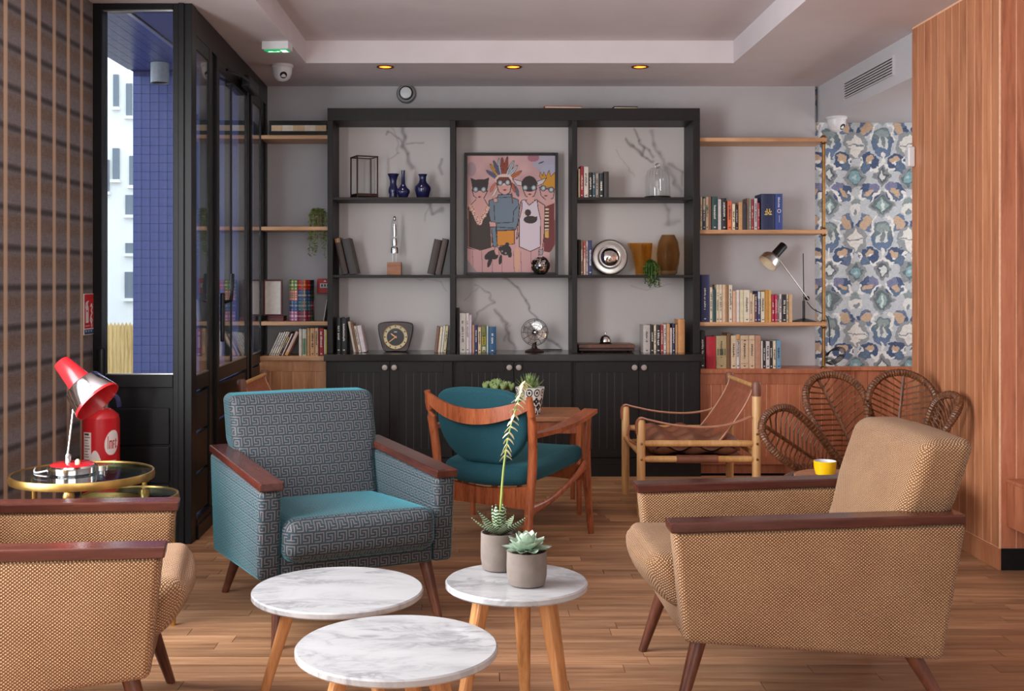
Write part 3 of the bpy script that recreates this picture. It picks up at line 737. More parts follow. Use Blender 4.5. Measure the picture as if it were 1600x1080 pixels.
# flat boards lying on top of the case
for (a, b, yy, lab) in ((848, 906, 7.40, 'thin reddish folder lying flat on top of the bookcase'), (955, 992, 7.42, 'thin dark folder lying flat on top of the bookcase, right one')):
    t = thing('folder', lab, 'folder', (X((a + b) / 2, yy), yy, ztop), R(4))
    wd = X(b, yy) - X(a, yy); bx('cover', M['leather'] if a < 900 else M['case'], -wd / 2, wd / 2, -.10, .10, 0, .006, t); bx('sheets', M['paper'], -wd / 2 + .004, wd / 2 - .004, -.097, .097, .006, .014, t); bx('cover', M['leather'] if a < 900 else M['case'], -wd / 2, wd / 2, -.10, .10, .014, .02, t)

wt = tag(MB().box(-1.005, 1.415, 7.135, YB - .001, ZT - .043, ZT).build('worktop', M['casetop'], bevel=.002), 'long charcoal worktop running under the bookcase bays', 'worktop')
kn = MB().lathe([(0.007, 0), (.007, .012), (.0165, .016), (.019, .022), (.0165, .028), (.008, .030), (0, .030)], 20, Mf)
knob_me = kn.mesh('knob', True)
units = [(-.998, X(710, YC), 609, 'leftmost'), (X(710, YC), X(896, YC), 803, 'middle'), (X(896, YC), 1.408, 998, 'rightmost')]
board_me = {}
for k, (a, b, spl, w_) in enumerate(units):
    t = thing('base_cabinet', 'charcoal two-door cabinet with grooved doors, %s under the worktop' % w_, 'cabinet', ((a + b) / 2, YC, 0), group='base cabinets under the bookcase')
    cx = (a + b) / 2; a -= cx; b -= cx; sp = X(spl, YC) - cx
    bx('body', M['case'], a + .001, b - .001, .022, YB - YC - .002, .0, .741, t)
    bx('plinth', M['case'], a + .001, b - .001, .006, .022, 0, .075, t)
    bx('face_rail', M['case'], a + .001, b - .001, .004, .022, .075, .12, t, .002)
    for (da, db, kx) in ((a + .014, sp - .002, sp - .03), (sp + .002, b - .014, sp + .03)):
        zt, zb = .738, .125; st = .055
        d = bx('door', M['caseg'], da, db, .003, .020, zb, zt, t)
        bx('stile', M['case'], da, da + st, -.004, .0028, zb, zt, d, .001); bx('stile', M['case'], db - st, db, -.004, .0028, zb, zt, d, .001)
        bx('rail', M['case'], da + st, db - st, -.004, .0028, zt - .07, zt, d, .001); bx('rail', M['case'], da + st, db - st, -.004, .0028, zb, zb + .055, d, .001)
        n = 6; w = (db - da - 2 * st) / n; key = round(w, 4)
        if key not in board_me: board_me[key] = MB().box(.0013, w - .0013, .0008, .0028, zb + .055, zt - .07).mesh('door_board')
        for i in range(n): link('door_board', board_me[key], M['case'], d, bevel=.0006, loc=(da + st + i * w, 0, 0))
        link('knob', knob_me, M['knob'], d, loc=(kx, -.004, Z(574, YC)))

# ================================================================== OAK SIDE SHELVES AND CABINETS
def shelf(nm, lab, x0, x1, y0, z, th=.026, mat='oakshelf'):
    return tag(bx(nm, M[mat], x0, x1, y0, YB - .001, z - th, z, bevel=.003), lab, 'shelf')
LX0, LX1 = -1.452, -1.001; SY = 7.33
ZL = [Z(211, SY), Z(354, SY), Z(502.5, SY)]
shelf('wall_shelf', 'oak wall shelf left of the bookcase, highest one carrying the slatted crate', LX0, LX1, SY, ZL[0])
shelf('wall_shelf', 'oak wall shelf left of the bookcase with the trailing plant', LX0, LX1, SY, ZL[1])
shelf('wall_shelf', 'oak wall shelf left of the bookcase holding the tartan tin', LX0, LX1, SY, ZL[2])
RX0, RX1 = 1.4215, 2.262
ZR = [Z(215, SY), Z(359, SY), Z(503.5, SY)]
shelf('wall_shelf', 'empty oak wall shelf right of the bookcase near the ceiling', RX0, RX1, SY, ZR[0])
shelf('wall_shelf', 'oak wall shelf right of the bookcase carrying the big blue book', RX0, RX1, SY, ZR[1])
shelf('wall_shelf', 'oak wall shelf right of the bookcase under the black desk lamp', RX0, RX1, SY, ZR[2])
# low cabinets
def low_cab(label, x0, x1, y0, ztop, mat, pitch, name='low_cabinet'):
    t = thing(name, label, 'cabinet', ((x0 + x1) / 2, y0, 0)); h = (x1 - x0) / 2
    bx('body', M[mat], -h, h, .016, YB - y0 - .002, 0, ztop - .028, t)
    bx('top_board', M['panel2' if mat == 'panel2' else 'oakshelf'], -h, h, -.012, YB - y0 - .002, ztop - .028, ztop, t, .003)
    zr = ztop - .028; d = bx('front_panel', M['groove'], -h, h, .004, .016, .06, zr, t)
    bx('rail', M[mat], -h, h, 0, .0039, zr - .07, zr, d, .001); bx('rail', M[mat], -h, h, 0, .0039, .06, .11, d, .001)
    n = max(1, round(2 * h / pitch)); w = 2 * h / n
    me = MB().box(.0018, w - .0018, .002, .0039, .11, zr - .07).mesh('front_board')
    for i in range(n): link('front_board', me, M[mat], d, bevel=.0008, loc=(-h + i * w, 0, 0))
    bx('plinth', M['panel2'], -h, h, .03, .05, 0, .06, t)
    return t
ZLC = Z(557, 7.30); ZRC = Z(577, 7.28)
M['panelL'] = wood('light_cedar_panel', C(150, 96, 60), C(190, 132, 88), C(210, 156, 112), 2, .4, vary=.1, stretch=8)
low_cab('light wood grooved cabinet left of the charcoal cabinets', LX0 + .005, -1.009, 7.30, ZLC, 'panelL', .07)
low_cab('reddish wood grooved cabinet right of the charcoal cabinets', 1.4225, X(1301, 7.28), 7.28, ZRC, 'panel2', .07)
# brass pole through the right shelves
yp = SY + .03; xp = X(1287, yp)
t = thing('brass_pole', 'slim brass pole threaded through the right wall shelves', 'pole', (xp, yp, ZRC))
zz = [ZRC] + [v for s in (ZR[2], ZR[1], ZR[0]) for v in (s - .0262, s + .0002)] + [ZR[0] + .02]
for i in range(0, len(zz), 2): MB().lathe([(.0115, zz[i] - ZRC), (.0115, zz[i + 1] - ZRC)], 16).build('pole_section', M['brass'], t, smooth=True)
for z in [zz[0]] + zz[2::2]: MB().lathe([(.023, 0), (.023, .005), (.014, .012), (.0118, .016)], 20, c=(0, 0, z - ZRC)).build('collar', M['brass'], t, smooth=True)
for z in zz[1::2][:3]: MB().lathe([(.0118, -.016), (.014, -.012), (.022, -.005), (.022, 0)], 20, c=(0, 0, z - ZRC)).build('collar', M['brass'], t, smooth=True)

# ================================================================== BOOKS
ORD = ['first', 'second', 'third', 'fourth', 'fifth', 'sixth', 'seventh', 'eighth', 'ninth', 'tenth', 'eleventh', 'twelfth', 'thirteenth', 'fourteenth', 'fifteenth', 'sixteenth', 'seventeenth', 'eighteenth', 'nineteenth', 'twentieth', 'twenty-first', 'twenty-second', 'twenty-third', 'twenty-fourth', 'twenty-fifth', 'twenty-sixth', 'twenty-seventh']
book_mats = {}
def bmat(c):
    k = tuple(c)
    if k not in book_mats: book_mats[k] = plain('cover_%d_%d_%d' % k, C(*c), .55, var=.1, scale=60)
    return book_mats[k]
def book(label, group, x0, w, z, h, y, depth, col, ink='d', lean=0.0, bands=(), style=None, rs=None):
    """spine faces the room at y; x0 = left foot (or right foot when leaning right)"""
    t = thing('book', label, 'book', (x0, y, z), group=group)
    t.rotation_euler = (0, lean, 0)
    o = -w if lean > 0 else 0.0
    cm = bmat(col); th = min(.003, w * .18)
    cv = MB(); cv.box(o, o + th, 0, depth, 0, h); cv.box(o + w - th, o + w, 0, depth, 0, h)
    n = 6; pts = [(o + w / 2 - w / 2 * math.cos(PI * i / n), -.25 * min(w, .03) * math.sin(PI * i / n)) for i in range(n + 1)]
    cv.prism(pts + [(o + w, .003), (o, .003)], 0, h, 'xy'); cv.build('cover', cm, t, smooth=True, ang=30)
    bx('pages', M['paper'], o + th, o + w - th, .003, depth - .004, .003, h - .004, t)
    rs = rs or random.Random(int(x0 * 9973) + int(z * 101))
    yb = -.25 * min(w, .03) - .0004
    for (f0, f1, bc) in bands:
        q = MB(); hw = w * .36; q.prism([(o + w / 2 - w * .49, .001), (o + w / 2 - hw, yb * .72), (o + w / 2, yb), (o + w / 2 + hw, yb * .72), (o + w / 2 + w * .49, .001)], h * f0, h * f1, 'xy'); q.build('spine_band', bmat(bc), t)
    if ink:
        m = MB(); zc = h * rs.uniform(.25, .4); ze = h * rs.uniform(.7, .88); hw = min(w * .22, .006)
        while zc < ze:
            L = rs.uniform(.004, .011)
            if rs.random() < .85:
                jx = rs.uniform(-.25, .25) * hw; m.box(o + w / 2 - hw + jx, o + w / 2 + hw * rs.uniform(.3, 1) + jx, yb - .0005, yb + .0002, zc, zc + L * .62)
            zc += L
        zc = h * .06
        m.box(o + w / 2 - hw, o + w / 2 + hw, yb - .0005, yb + .0002, zc, zc + .006)
        tag(m.build('spine_title', M[{'d': 'inkd', 'l': 'inkl', 'g': 'inkg'}[ink]], t), kind='stuff')
    return t
def row(where, group, ox, oy, sc, zs, y, items, depth=.14, thin=1.0):
    """items: (x0, x1, ytop, colour, colour name, ink[, lean_deg[, bands]]) measured on an enlargement of the photograph"""
    for i, it in enumerate(items):
        a, b, top, col, cn, ink = it[:6]; lean = it[6] if len(it) > 6 else 0; bands = it[7] if len(it) > 7 else ()
        xa, xb = X(ox + a / sc, y), X(ox + b / sc, y); h = Z(oy + top / sc, y) - zs
        w = ((xb - xa) - .0006) * (thin if len(it) > 6 and it[6] else 1.0)
        if lean:
            w *= math.cos(R(lean)); h = (h - w * abs(math.sin(R(lean)))) / math.cos(R(lean))
        dep = min(depth + random.uniform(-.015, .012), .25)
        x0 = xb if lean > 0 else xa
        book('%s book, %s from the left %s' % (cn, ORD[i], where), group, x0, w, zs + .0004, h, y + random.uniform(0, .008), dep, col, ink, R(lean), bands)
W, CR, TN, BK, NV, RD = (206, 200, 196), (222, 206, 178), (190, 150, 104), (34, 32, 34), (38, 48, 92), (168, 40, 46)
yb_ = 7.345
row('beside the big blue books', 'books on the upper right shelf', 1090, 290, 10.667, ZR[1], yb_, [
    (45, 80, 190, CR, 'slim cream', 'd'), (82, 134, 190, (38, 66, 80), 'dark teal and white', 'l', 0, ((.6, .95, (190, 180, 160)),)), (135, 184, 190, (200, 170, 138), 'tan and green', 'd', 0, ((.6, .7, (90, 130, 110)),)), (185, 230, 195, (134, 92, 66), 'brown', None),
    (236, 335, 185, (38, 72, 74), 'thick dark green', 'l'), (340, 395, 230, (200, 196, 194), 'pale grey', None), (400, 490, 210, (42, 38, 42), 'black patterned', 'l'), (496, 572, 255, (214, 104, 74), 'coral orange', 'd', 0, ((.0, .42, (222, 122, 62)),)),
    (578, 634, 305, (226, 214, 186), 'short cream', 'd'), (640, 672, 320, (40, 36, 44), 'thin black', 'l'), (680, 750, 280, (196, 150, 102), 'light brown', None), (753, 820, 300, (52, 50, 56), 'charcoal', None), (825, 860, 212, (128, 100, 86), 'dull brown', None), (862, 896, 210, (150, 158, 140), 'grey green', 'l'), (898, 936, 230, (160, 50, 56), 'dark red', 'l'), (944, 1000, 215, (206, 190, 196), 'pale lilac', 'd'), (1003, 1036, 290, (186, 66, 70), 'small red', 'l')])
def big_blue(label, a, b, col, emblem):
    xa, xb = X(1090 + a / 10.667, yb_), X(1090 + b / 10.667, yb_); h = Z(290 + 142 / 10.667, yb_) - ZR[1]
    t = book(label, 'books on the upper right shelf', xa, xb - xa - .001, ZR[1] + .0004, h, yb_ - .012, .17, col, None)
    w = xb - xa; m = MB(); y0 = -.0086
    if emblem == 'gold':
        c = (w / 2, h * .5); s = .024
        for (x0, x1, z0, z1) in ((-1, 1, -.9, -.6), (-.9, .9, -.1, .2), (-.5, .5, .55, .8), (-.2, .2, -.9, .8), (-.7, -.4, -.5, -.25), (.4, .7, -.5, -.25), (-.45, .45, .2, .45)): m.box(c[0] + x0 * s, c[0] + x1 * s, y0, y0 + .006, c[1] + z0 * s, c[1] + z1 * s)
        m.build('gold_emblem', M['inkg'], t)
    else:
        ring = MB(); ring.lathe([(.009, 0), (.0125, 0), (.0125, .006), (.009, .006), (.009, 0)], 20, Mf, (w / 2, -.002, h * .52)); ring.build('ring_emblem', M['inkl'], t)
        rs = random.Random(3); z = h * .62
        while z < h * .9: m.box(w * .36, w * .36 + rs.uniform(.006, .014), y0 + .001, y0 + .006, z, z + .003); z += .0052
        m.box(w * .5, w * .54, y0 + .001, y0 + .006, h * .2, h * .4); tag(m.build('spine_title', M['inkl'], t), kind='stuff')
big_blue('thick dark navy book with a gold emblem on its spine', 1050, 1280, (30, 40, 78), 'gold')
big_blue('tall royal blue book with white lettering at the end of its row', 1281, 1410, (48, 70, 138), 'ring')
row('by the black desk lamp', 'books on the middle right shelf', 1090, 425, 10, ZR[2], yb_, [
    (40, 190, 45, (44, 50, 92), 'tall thick navy', 'l'), (192, 235, 240, CR, 'thin cream', 'd'), (236, 286, 268, (36, 78, 88), 'teal', None), (292, 338, 200, (216, 200, 172), 'tall cream', 'd'), (340, 388, 200, (220, 208, 184), 'cream densely printed', 'd'), (390, 440, 200, (222, 190, 158), 'pale peach', None), (441, 486, 210, (158, 118, 80), 'brown', None), (488, 543, 205, (226, 214, 196), 'white with black and red print', 'd'), (546, 600, 300, (214, 172, 142), 'plain peach', None), (605, 660, 285, (220, 210, 206), 'plain white', None), (662, 720, 285, (216, 208, 172), 'pale yellow', None), (722, 820, 285, (222, 212, 190), 'wide cream with large lettering', 'd'), (822, 855, 330, (224, 196, 170), 'short peach', 'd'), (856, 890, 350, (218, 198, 164), 'short cream', None), (892, 936, 345, (106, 60, 74), 'plum', 'l', 0, ((.7, .95, (66, 50, 48)),)), (938, 986, 300, (48, 62, 112), 'blue and white', 'l', 0, ((.75, .98, (200, 210, 220)),)), (990, 1055, 312, (222, 210, 182), 'broad cream', 'd'), (1056, 1112, 290, (196, 138, 62), 'ochre', None), (1113, 1156, 285, (212, 166, 88), 'golden yellow', None), (1161, 1208, 355, (176, 34, 68), 'crimson', 'l'), (1210, 1245, 360, (196, 44, 84), 'pinkish crimson', 'l'), (1247, 1276, 372, (118, 98, 96), 'grey brown', 'l'), (1278, 1318, 350, (206, 200, 204), 'pale grey', 'd'), (1320, 1388, 355, (38, 32, 32), 'black', 'l'), (1390, 1425, 352, (218, 202, 178), 'slim cream', 'd'), (1427, 1480, 352, (206, 168, 124), 'tan', None)], .13)
yl4 = 7.345
row('on the reddish cabinet', 'books on the right cabinet', 1090, 510, 10, ZRC, yl4, [
    (40, 122, 70, (36, 36, 38), 'tall black', 'l'), (130, 286, 160, (176, 30, 46), 'bright red', None), (292, 460, 150, (176, 158, 116), 'thick cream and olive patterned', 'd', 0, ((.4, .6, (90, 92, 70)),)), (462, 516, 110, (120, 82, 54), 'tall brown', None), (522, 605, 145, (210, 188, 156), 'beige', 'd'), (607, 664, 130, (214, 204, 204), 'white with orange band', 'd', 0, ((.83, .99, (214, 140, 30)),)), (667, 800, 145, (204, 178, 146), 'wide antique beige', 'd', 0, ((.86, .88, (150, 110, 80)), (.14, .16, (150, 110, 80)))), (802, 896, 145, (208, 180, 150), 'antique beige', 'd', 0, ((.86, .88, (150, 110, 80)),)), (898, 990, 145, (178, 134, 108), 'marbled tan', None), (993, 1020, 230, (216, 208, 200), 'thin white', None), (1022, 1066, 235, (36, 32, 32), 'small black', 'l'), (1068, 1130, 235, (204, 196, 196), 'pale grey', 'd'), (1132, 1176, 235, (40, 34, 36), 'second small black', 'l'), (1178, 1230, 230, (220, 206, 176), 'cream', 'd'), (1232, 1300, 222, (106, 150, 180), 'sky blue', 'd')], .14)
yl = 7.345
row('below the tartan tin', 'books on the left cabinet', 410, 430, 7.714, ZLC, yl, [
    (68, 92, 690, (214, 202, 186), 'cream leaning', 'd', 25), (93, 118, 690, (222, 214, 204), 'white leaning', 'd', 25), (119, 146, 680, (216, 206, 196), 'off-white leaning', 'd', 25), (147, 172, 680, (224, 216, 208), 'pale leaning', 'd', 25), (173, 196, 684, (212, 186, 150), 'sand leaning', 'd', 25), (197, 219, 690, (52, 42, 54), 'dark leaning', 'l', 25, ((.55, .8, (206, 160, 60)),)), (220, 244, 705, (214, 190, 186), 'pale pink leaning', None, 25), (246, 300, 675, (206, 176, 160), 'rosy leaning', None, 26, ((.03, .15, (222, 160, 50)),)),
    (440, 476, 650, (216, 204, 190), 'cream upright', None), (478, 534, 650, (200, 198, 182), 'pale with green label', None, 0, ((.05, .65, (52, 104, 66)),)), (540, 573, 640, (190, 146, 98), 'tan', None), (575, 634, 640, (206, 160, 114), 'light tan', 'd'), (636, 676, 640, (216, 178, 142), 'peach', 'd'), (680, 740, 640, (168, 48, 52), 'red', 'l'), (744, 763, 655, CR, 'thin cream', None), (764, 778, 660, (214, 176, 64), 'yellow', None)], .16, .74)
ybc = 7.325
row('left of the clock', 'books left of the clock', 400, 350, 4.5, ZT, ybc, [
    (566, 598, 660, (34, 44, 46), 'dark teal', 'l'), (599, 640, 660, (32, 30, 32), 'black', 'l'), (686, 704, 686, (206, 190, 170), 'cream leaning', None, -11), (705, 722, 700, (122, 88, 68), 'brown leaning', None, -11), (723, 742, 716, (210, 196, 182), 'pale leaning', 'd', -11), (743, 776, 712, (206, 196, 200), 'lilac white leaning', None, -11)], .15)
row('right of the clock', 'books right of the clock', 400, 350, 4.5, ZT, ybc, [
    (1252, 1277, 722, (126, 92, 78), 'brown leaning', None, 6), (1278, 1296, 722, CR, 'cream leaning', None, 6), (1297, 1314, 716, (214, 208, 200), 'white leaning', None, 6), (1315, 1336, 716, (206, 190, 150), 'sand leaning', 'd', 6)], .15)
row('left of the glass tube', 'dark books left of the tube', 400, 350, 4.5, SHB, ybc, [
    (606, 652, 95, (62, 48, 42), 'worn dark brown', None, -13, ((.88, .99, (170, 132, 96)),)), (656, 718, 98, (58, 54, 54), 'dark grey', None, -13)], .16)
row('right of the glass tube', 'dark books right of the tube', 400, 350, 4.5, SHB, ybc, [
    (1200, 1254, 104, (56, 46, 42), 'dark brown', None, 12), (1256, 1300, 100, (74, 62, 58), 'dusty grey brown', None, 12)], .16)
row('left of the desk fan', 'books left of the fan', 710, 470, 9.412, ZT, ybc, [
    (30, 72, 105, (40, 36, 38), 'tall black', None), (78, 172, 185, (196, 188, 182), 'grey white', 'd'), (174, 216, 185, (214, 204, 202), 'white', 'd'), (218, 256, 210, (196, 184, 196), 'lilac', None), (262, 298, 355, (176, 130, 112), 'rosy brown', None), (302, 342, 365, (34, 50, 102), 'navy', 'l'), (347, 396, 390, (212, 186, 150), 'cream', 'd'), (400, 470, 375, (110, 116, 60), 'green and yellow', 'd', 0, ((.3, .6, (196, 176, 50)), (.05, .22, (206, 200, 180)))), (474, 500, 370, (176, 196, 200), 'pale cyan', None), (503, 614, 385, (36, 84, 122), 'wide blue', 'l')], .13)
row('beside the glass cloche', 'books beside the glass cloche', 700, 150, 4, SHA, ybc, [
    (814, 826, 455, CR, 'thin cream', None), (827, 847, 437, (166, 44, 56), 'red', 'l'), (849, 879, 443, (206, 198, 190), 'white', 'd'), (881, 903, 478, (36, 32, 34), 'black', 'l'), (904, 921, 478, (44, 78, 90), 'teal', 'l'), (923, 943, 485, (150, 138, 134), 'grey', 'd'), (945, 972, 483, (36, 44, 50), 'dark slate', 'l'), (974, 1006, 473, (44, 42, 42), 'charcoal', None)], .13)
row('beside the round silver mirror', 'books beside the round mirror', 895, 365, 8.889, SHB, ybc, [
    (76, 106, 85, (32, 28, 30), 'black', None), (108, 146, 90, (120, 92, 76), 'brown and cream', 'l'), (149, 179, 115, (176, 60, 54), 'red and white', 'l', 0, ((0, .5, (206, 176, 160)),)), (181, 216, 105, (170, 160, 158), 'silver grey', 'd'), (219, 268, 95, (48, 56, 108), 'navy', 'l')], .12)
row('right of the bell', 'books right of the bell', 700, 350, 4, ZT, ybc, [
    (1220, 1266, 632, (184, 176, 172), 'pale grey', 'd'), (1268, 1286, 632, (36, 32, 32), 'black', 'l'), (1287, 1301, 634, CR, 'cream', 'd'), (1302, 1329, 635, (44, 36, 38), 'broad black', 'l'), (1330, 1348, 635, (166, 60, 62), 'red', 'l'), (1349, 1366, 630, (214, 206, 200), 'white', 'd'), (1367, 1388, 625, (204, 150, 110), 'peach', None), (1389, 1401, 650, (208, 200, 196), 'short white', None), (1402, 1421, 625, (40, 44, 76), 'navy', 'l'), (1422, 1436, 630, (196, 150, 104), 'tan', None), (1437, 1482, 597, (206, 146, 92), 'tall orange tan', None)], .14)
# ================================================================== ARMCHAIRS
def armchair(name, label, loc, rz, fab, soft, Wd=.34, flare=.14):
    """local: front is -y"""
    t = thing(name, label, 'armchair', loc, rz, 'upholstered armchairs')
    F = M[fab]; at = .078
    yF, yR = -.40, .42
    for s in (-1, 1):
        xc = s * (Wd - at / 2)
        # side panel: quad profile
        def quad(p):
            a = p.y / .80 + .5; b = p.z / .40 + .5        # 0..1 front->rear, bottom->top
            yb_, yt = -.37 + a * .735, -.402 + a * .835
            zb, zt = .232 - a * .055, .543 + a * .022
            return (p.x, yb_ + (yt - yb_) * b, zb + (zt - zb) * b)
        m = MB(); m.rbox((at, .80, .40), .022, quad, bulge=(.006, 0, 0), c=(xc, 0, 0)); m.build('side_panel', F, t, smooth=True, uv=True, ang=80)
        x0, x1 = xc - at / 2 - .003, xc + at / 2 + .003
        m = MB(); y0, y1 = yF - .012, yR + .006
        za, zb = .541, .565
        m.hexa([(x0, y0 + .004, za), (x1, y0 + .004, za), (x1, y1, zb), (x0, y1, zb), (x0, y0, za + .03), (x1, y0, za + .03), (x1, y1, zb + .028), (x0, y1, zb + .028)])
        m.build('arm_cap', M['maho'], t, bevel=.005)
        for (yy, fy, top, h) in ((-.31, -.385, .245, 0), (.29, .40, .195, 0)):
            m = MB(); m.tube([(s * .27, yy, top), (s * .27 + s * .035, fy, 0)], [.024, .0135], 14); m.build('leg', M['leg'], t, smooth=True)
    iw = 2 * (Wd - at)
    m = MB(); m.rbox((iw, .07, .085), .015, c=(0, -.335, .275)); m.build('front_rail', F, t, smooth=True, uv=True, ang=80)
    m = MB(); m.rbox((iw - .002, .66, .07), .015, lambda p: (p.x, p.y, p.z - .05 * (p.y + .3)), c=(0, .02, .262)); m.build('seat_base', F, t, smooth=True, uv=True, ang=80)
    # seat cushion
    if soft:
        fn = lambda p: (p.x, p.y + (.055 * (p.z / .10) if p.y < -.1 else 0) * -1, p.z - .05 * (p.y + .3))
        m = MB(); m.rbox((iw - .006, .70, .185), .07, fn, bulge=(0, .035, .02), mid=10, c=(0, -.075, .365))
    else:
        fn = lambda p: (p.x, p.y, p.z - .07 * (p.y + .3))
        m = MB(); m.rbox((iw - .006, .66, .15), .045, fn, bulge=(0, .012, .014), mid=10, c=(0, -.095, .365))
    m.build('seat_cushion', F, t, smooth=True, uv=True, ang=80)
    # reclined back, wider above the arms
    def back(p):
        u = p.z / .50 + .5
        k = 1.0 + flare * max(0, min(1, (u - .45) / .2))
        return (p.x * k, p.y + .17 * u + (0.0 if soft else 0), p.z)
    m = MB(); m.rbox((iw - .008, .155, .50), .038 if soft else .03, back, bulge=(0, .016, .01 if soft else .004), mid=10, c=(0, .24, .545)); m.build('backrest', F, t, smooth=True, uv=True, ang=80)
    return t
armchair('armchair', 'teal key-patterned armchair with dark wooden arm caps behind the marble tables', (-.587, 4.278, 0), R(25), 'key', False, .36, .08)
armchair('armchair', 'honey tweed armchair with dark arm caps on the right, facing left', (.935, 3.49, 0), R(-89), 'beige', True)
armchair('armchair', 'honey tweed armchair in the left foreground cut by the frame edge', (-1.28, 3.113, 0), R(102), 'beige', True)

# ================================================================== MARBLE TABLES
def marble_table(label, x, y, h, r, angs):
    t = thing('marble_table', label, 'table', (x, y, 0), 0, 'round marble side tables')
    MB().lathe([(r - .004, h - .02), (r, h - .016), (r, h - .004), (r - .004, h), (0, h)][::1], 72).build('marble_top', M['marble'], t, smooth=True)
    MB().lathe([(0, h - .034), (r * .62, h - .034), (r * .62, h - .02)], 32).build('under_plate', M['oakleg'], t, smooth=True)
    for a in angs:
        ca, sa = math.cos(R(a)), math.sin(R(a)); m = MB()
        p0 = Vector((ca * r * .52, sa * r * .52, h - .022)); p1 = Vector((ca * r * .92, sa * r * .92, 0)); side = Vector((-sa, ca, 0)); out = Vector((ca, sa, 0))
        q = []
        for (p, wd, th) in ((p1, .014, .012), (p0, .026, .019)):
            q += [p - side * wd - out * th, p + side * wd - out * th, p + side * wd + out * th, p - side * wd + out * th]
        m.hexa(q); m.build('leg', M['oakleg'], t, bevel=.008)
    return t
marble_table('low round white marble table beside the teal armchair', -.42, 3.28, .352, .25, (190, 312, 72))
marble_table('low round white marble table nearest the camera', -.209, 2.77, .352, .25, (200, 320, 80))
marble_table('taller small round marble table carrying two succulent pots', .099, 3.15, .41, .20, (205, 320, 80))

# ================================================================== TEAL CHAIR WITH TEAK FRAME
t = thing('lounge_chair', 'teak armchair with teal wool seat and rounded back, seen from behind', 'chair', (.149, 5.48, 0), R(146))
for s in (-1, 1):
    m = MB(); m.tube(spline([(s * .268, .30, 0), (s * .262, .262, .22), (s * .272, .25, .42), (s * .284, .275, .60), (s * .288, .305, .725)], 4), [.017] * 2 + [.022] * 11 + [.02] * 2 + [.015] * 2, 10); m.build('rear_leg', M['teak'], t, smooth=True)
    m = MB(); m.tube(spline([(s * .285, -.285, 0), (s * .275, -.262, .25), (s * .275, -.25, .45), (s * .285, -.25, .60)], 4), [.014] + [.018] * 3 + [.023] * 6 + [.02] * 3, 10); m.build('front_leg', M['teak'], t, smooth=True)
    # arm: paddle widening forward
    n = 10; vs = []; m = MB(); up = []; dn = []
    for i in range(n + 1):
        a = i / n; y = .262 - a * .545; z = .555 + .065 * a - .012 * math.sin(PI * a)
        w = .012 + .026 * math.sin(PI * min(1, a * 1.15) * .62); xc = s * (.286 + .012 * math.sin(PI * a))
        up.append((xc - w, xc + w, y, z))
    for i in range(n):
        (a0, b0, y0, z0), (a1, b1, y1, z1) = up[i], up[i + 1]
        m.hexa([(a0, y0, z0 - .02), (b0, y0, z0 - .02), (b1, y1, z1 - .02), (a1, y1, z1 - .02), (a0, y0, z0), (b0, y0, z0), (b1, y1, z1), (a1, y1, z1)])
    m.build('armrest', M['teak'], t)
    m = MB(); m.tube(spline([(s * .262, .255, .20), (s * .266, .08, .222), (s * .27, -.12, .285), (s * .274, -.25, .35)], 5), [.03, .027, .024, .02, .018, .017, .016, .016, .016, .017, .018, .019, .02, .024, .028, .03], 10, flat=.55, up=(1, 0, 0)); m.build('side_rail', M['teak'], t, smooth=True)
def rail_quad(y, z0, z1, sag, nm, x=.262):
    m = MB(); n = 12
    for i in range(n):
        a, b = i / n, (i + 1) / n; xa, xb = -x + 2 * x * a, -x + 2 * x * b
        za, zb = sag * (2 * a - 1) ** 2, sag * (2 * b - 1) ** 2
        m.hexa([(xa, y - .011, z0 + za * 0), (xb, y - .011, z0), (xb, y + .011, z0), (xa, y + .011, z0), (xa, y - .011, z1 + za), (xb, y - .011, z1 + zb), (xb, y + .011, z1 + zb), (xa, y + .011, z1 + za)])
    m.build(nm, M['teak'], t)
rail_quad(.255, .205, .285, .03, 'rear_rail'); rail_quad(-.24, .27, .325, .02, 'front_rail')
# back band, curved in plan and sagging in the middle
m = MB(); n = 24
for i in range(n):
    q = []
    for k in (i, i + 1):
        a = 2 * k / n - 1; x = a * .29; y = .295 + .055 * (1 - a * a); zc = .625 + .07 * a * a; hh = .036 - .012 * abs(a) ** 3
        q.append((x, y, zc, hh))
    (x0, y0, z0, h0), (x1, y1, z1, h1) = q
    m.hexa([(x0, y0 - .01, z0 - h0), (x1, y1 - .01, z1 - h1), (x1, y1 + .01, z1 - h1), (x0, y0 + .01, z0 - h0), (x0, y0 - .01, z0 + h0), (x1, y1 - .01, z1 + h1), (x1, y1 + .01, z1 + h1), (x0, y0 + .01, z0 + h0)])
m.build('back_band', M['teak'], t, smooth=True)
# upholstered back: rounded shield
def shield(p):
    u = p.z / .36; wv = math.sqrt(max(0.05, 1 - (max(0, -u + .05) * 1.72) ** 2)) if u < .05 else 1 - .18 * max(0, (u - .30) / .2) ** 2
    x = p.x * wv
    dz = -.02 * (abs(p.x) / .24) ** 3 if u > .2 else 0
    return (x, p.y - .20 * x * x + .06 * u, p.z + dz)
m = MB(); m.rbox((.50, .055, .36), .026, shield, bulge=(0, .012, 0), mid=16, c=(0, .262, .575)); m.build('back_pad', M['teal'], t, smooth=True, ang=80)
m = MB(); m.rbox((.515, .52, .085), .038, lambda p: (p.x * (1 - .10 * max(0, p.y / .26) ** 2), p.y + .05 * (1 - (p.x / .26) ** 2) * (1 if p.y > .1 else 0), p.z - .10 * p.y + .012 * (abs(p.x) / .25) ** 2), bulge=(0, 0, .012), mid=12, c=(0, -.01, .365)); m.build('seat_pad', M['teal'], t, smooth=True, ang=80)
for s in (-1, 1): MB().tube([(s * .17, .20, .27), (s * .17, .20, .335)], .012, 8).build('seat_support', M['teak'], t, smooth=True)

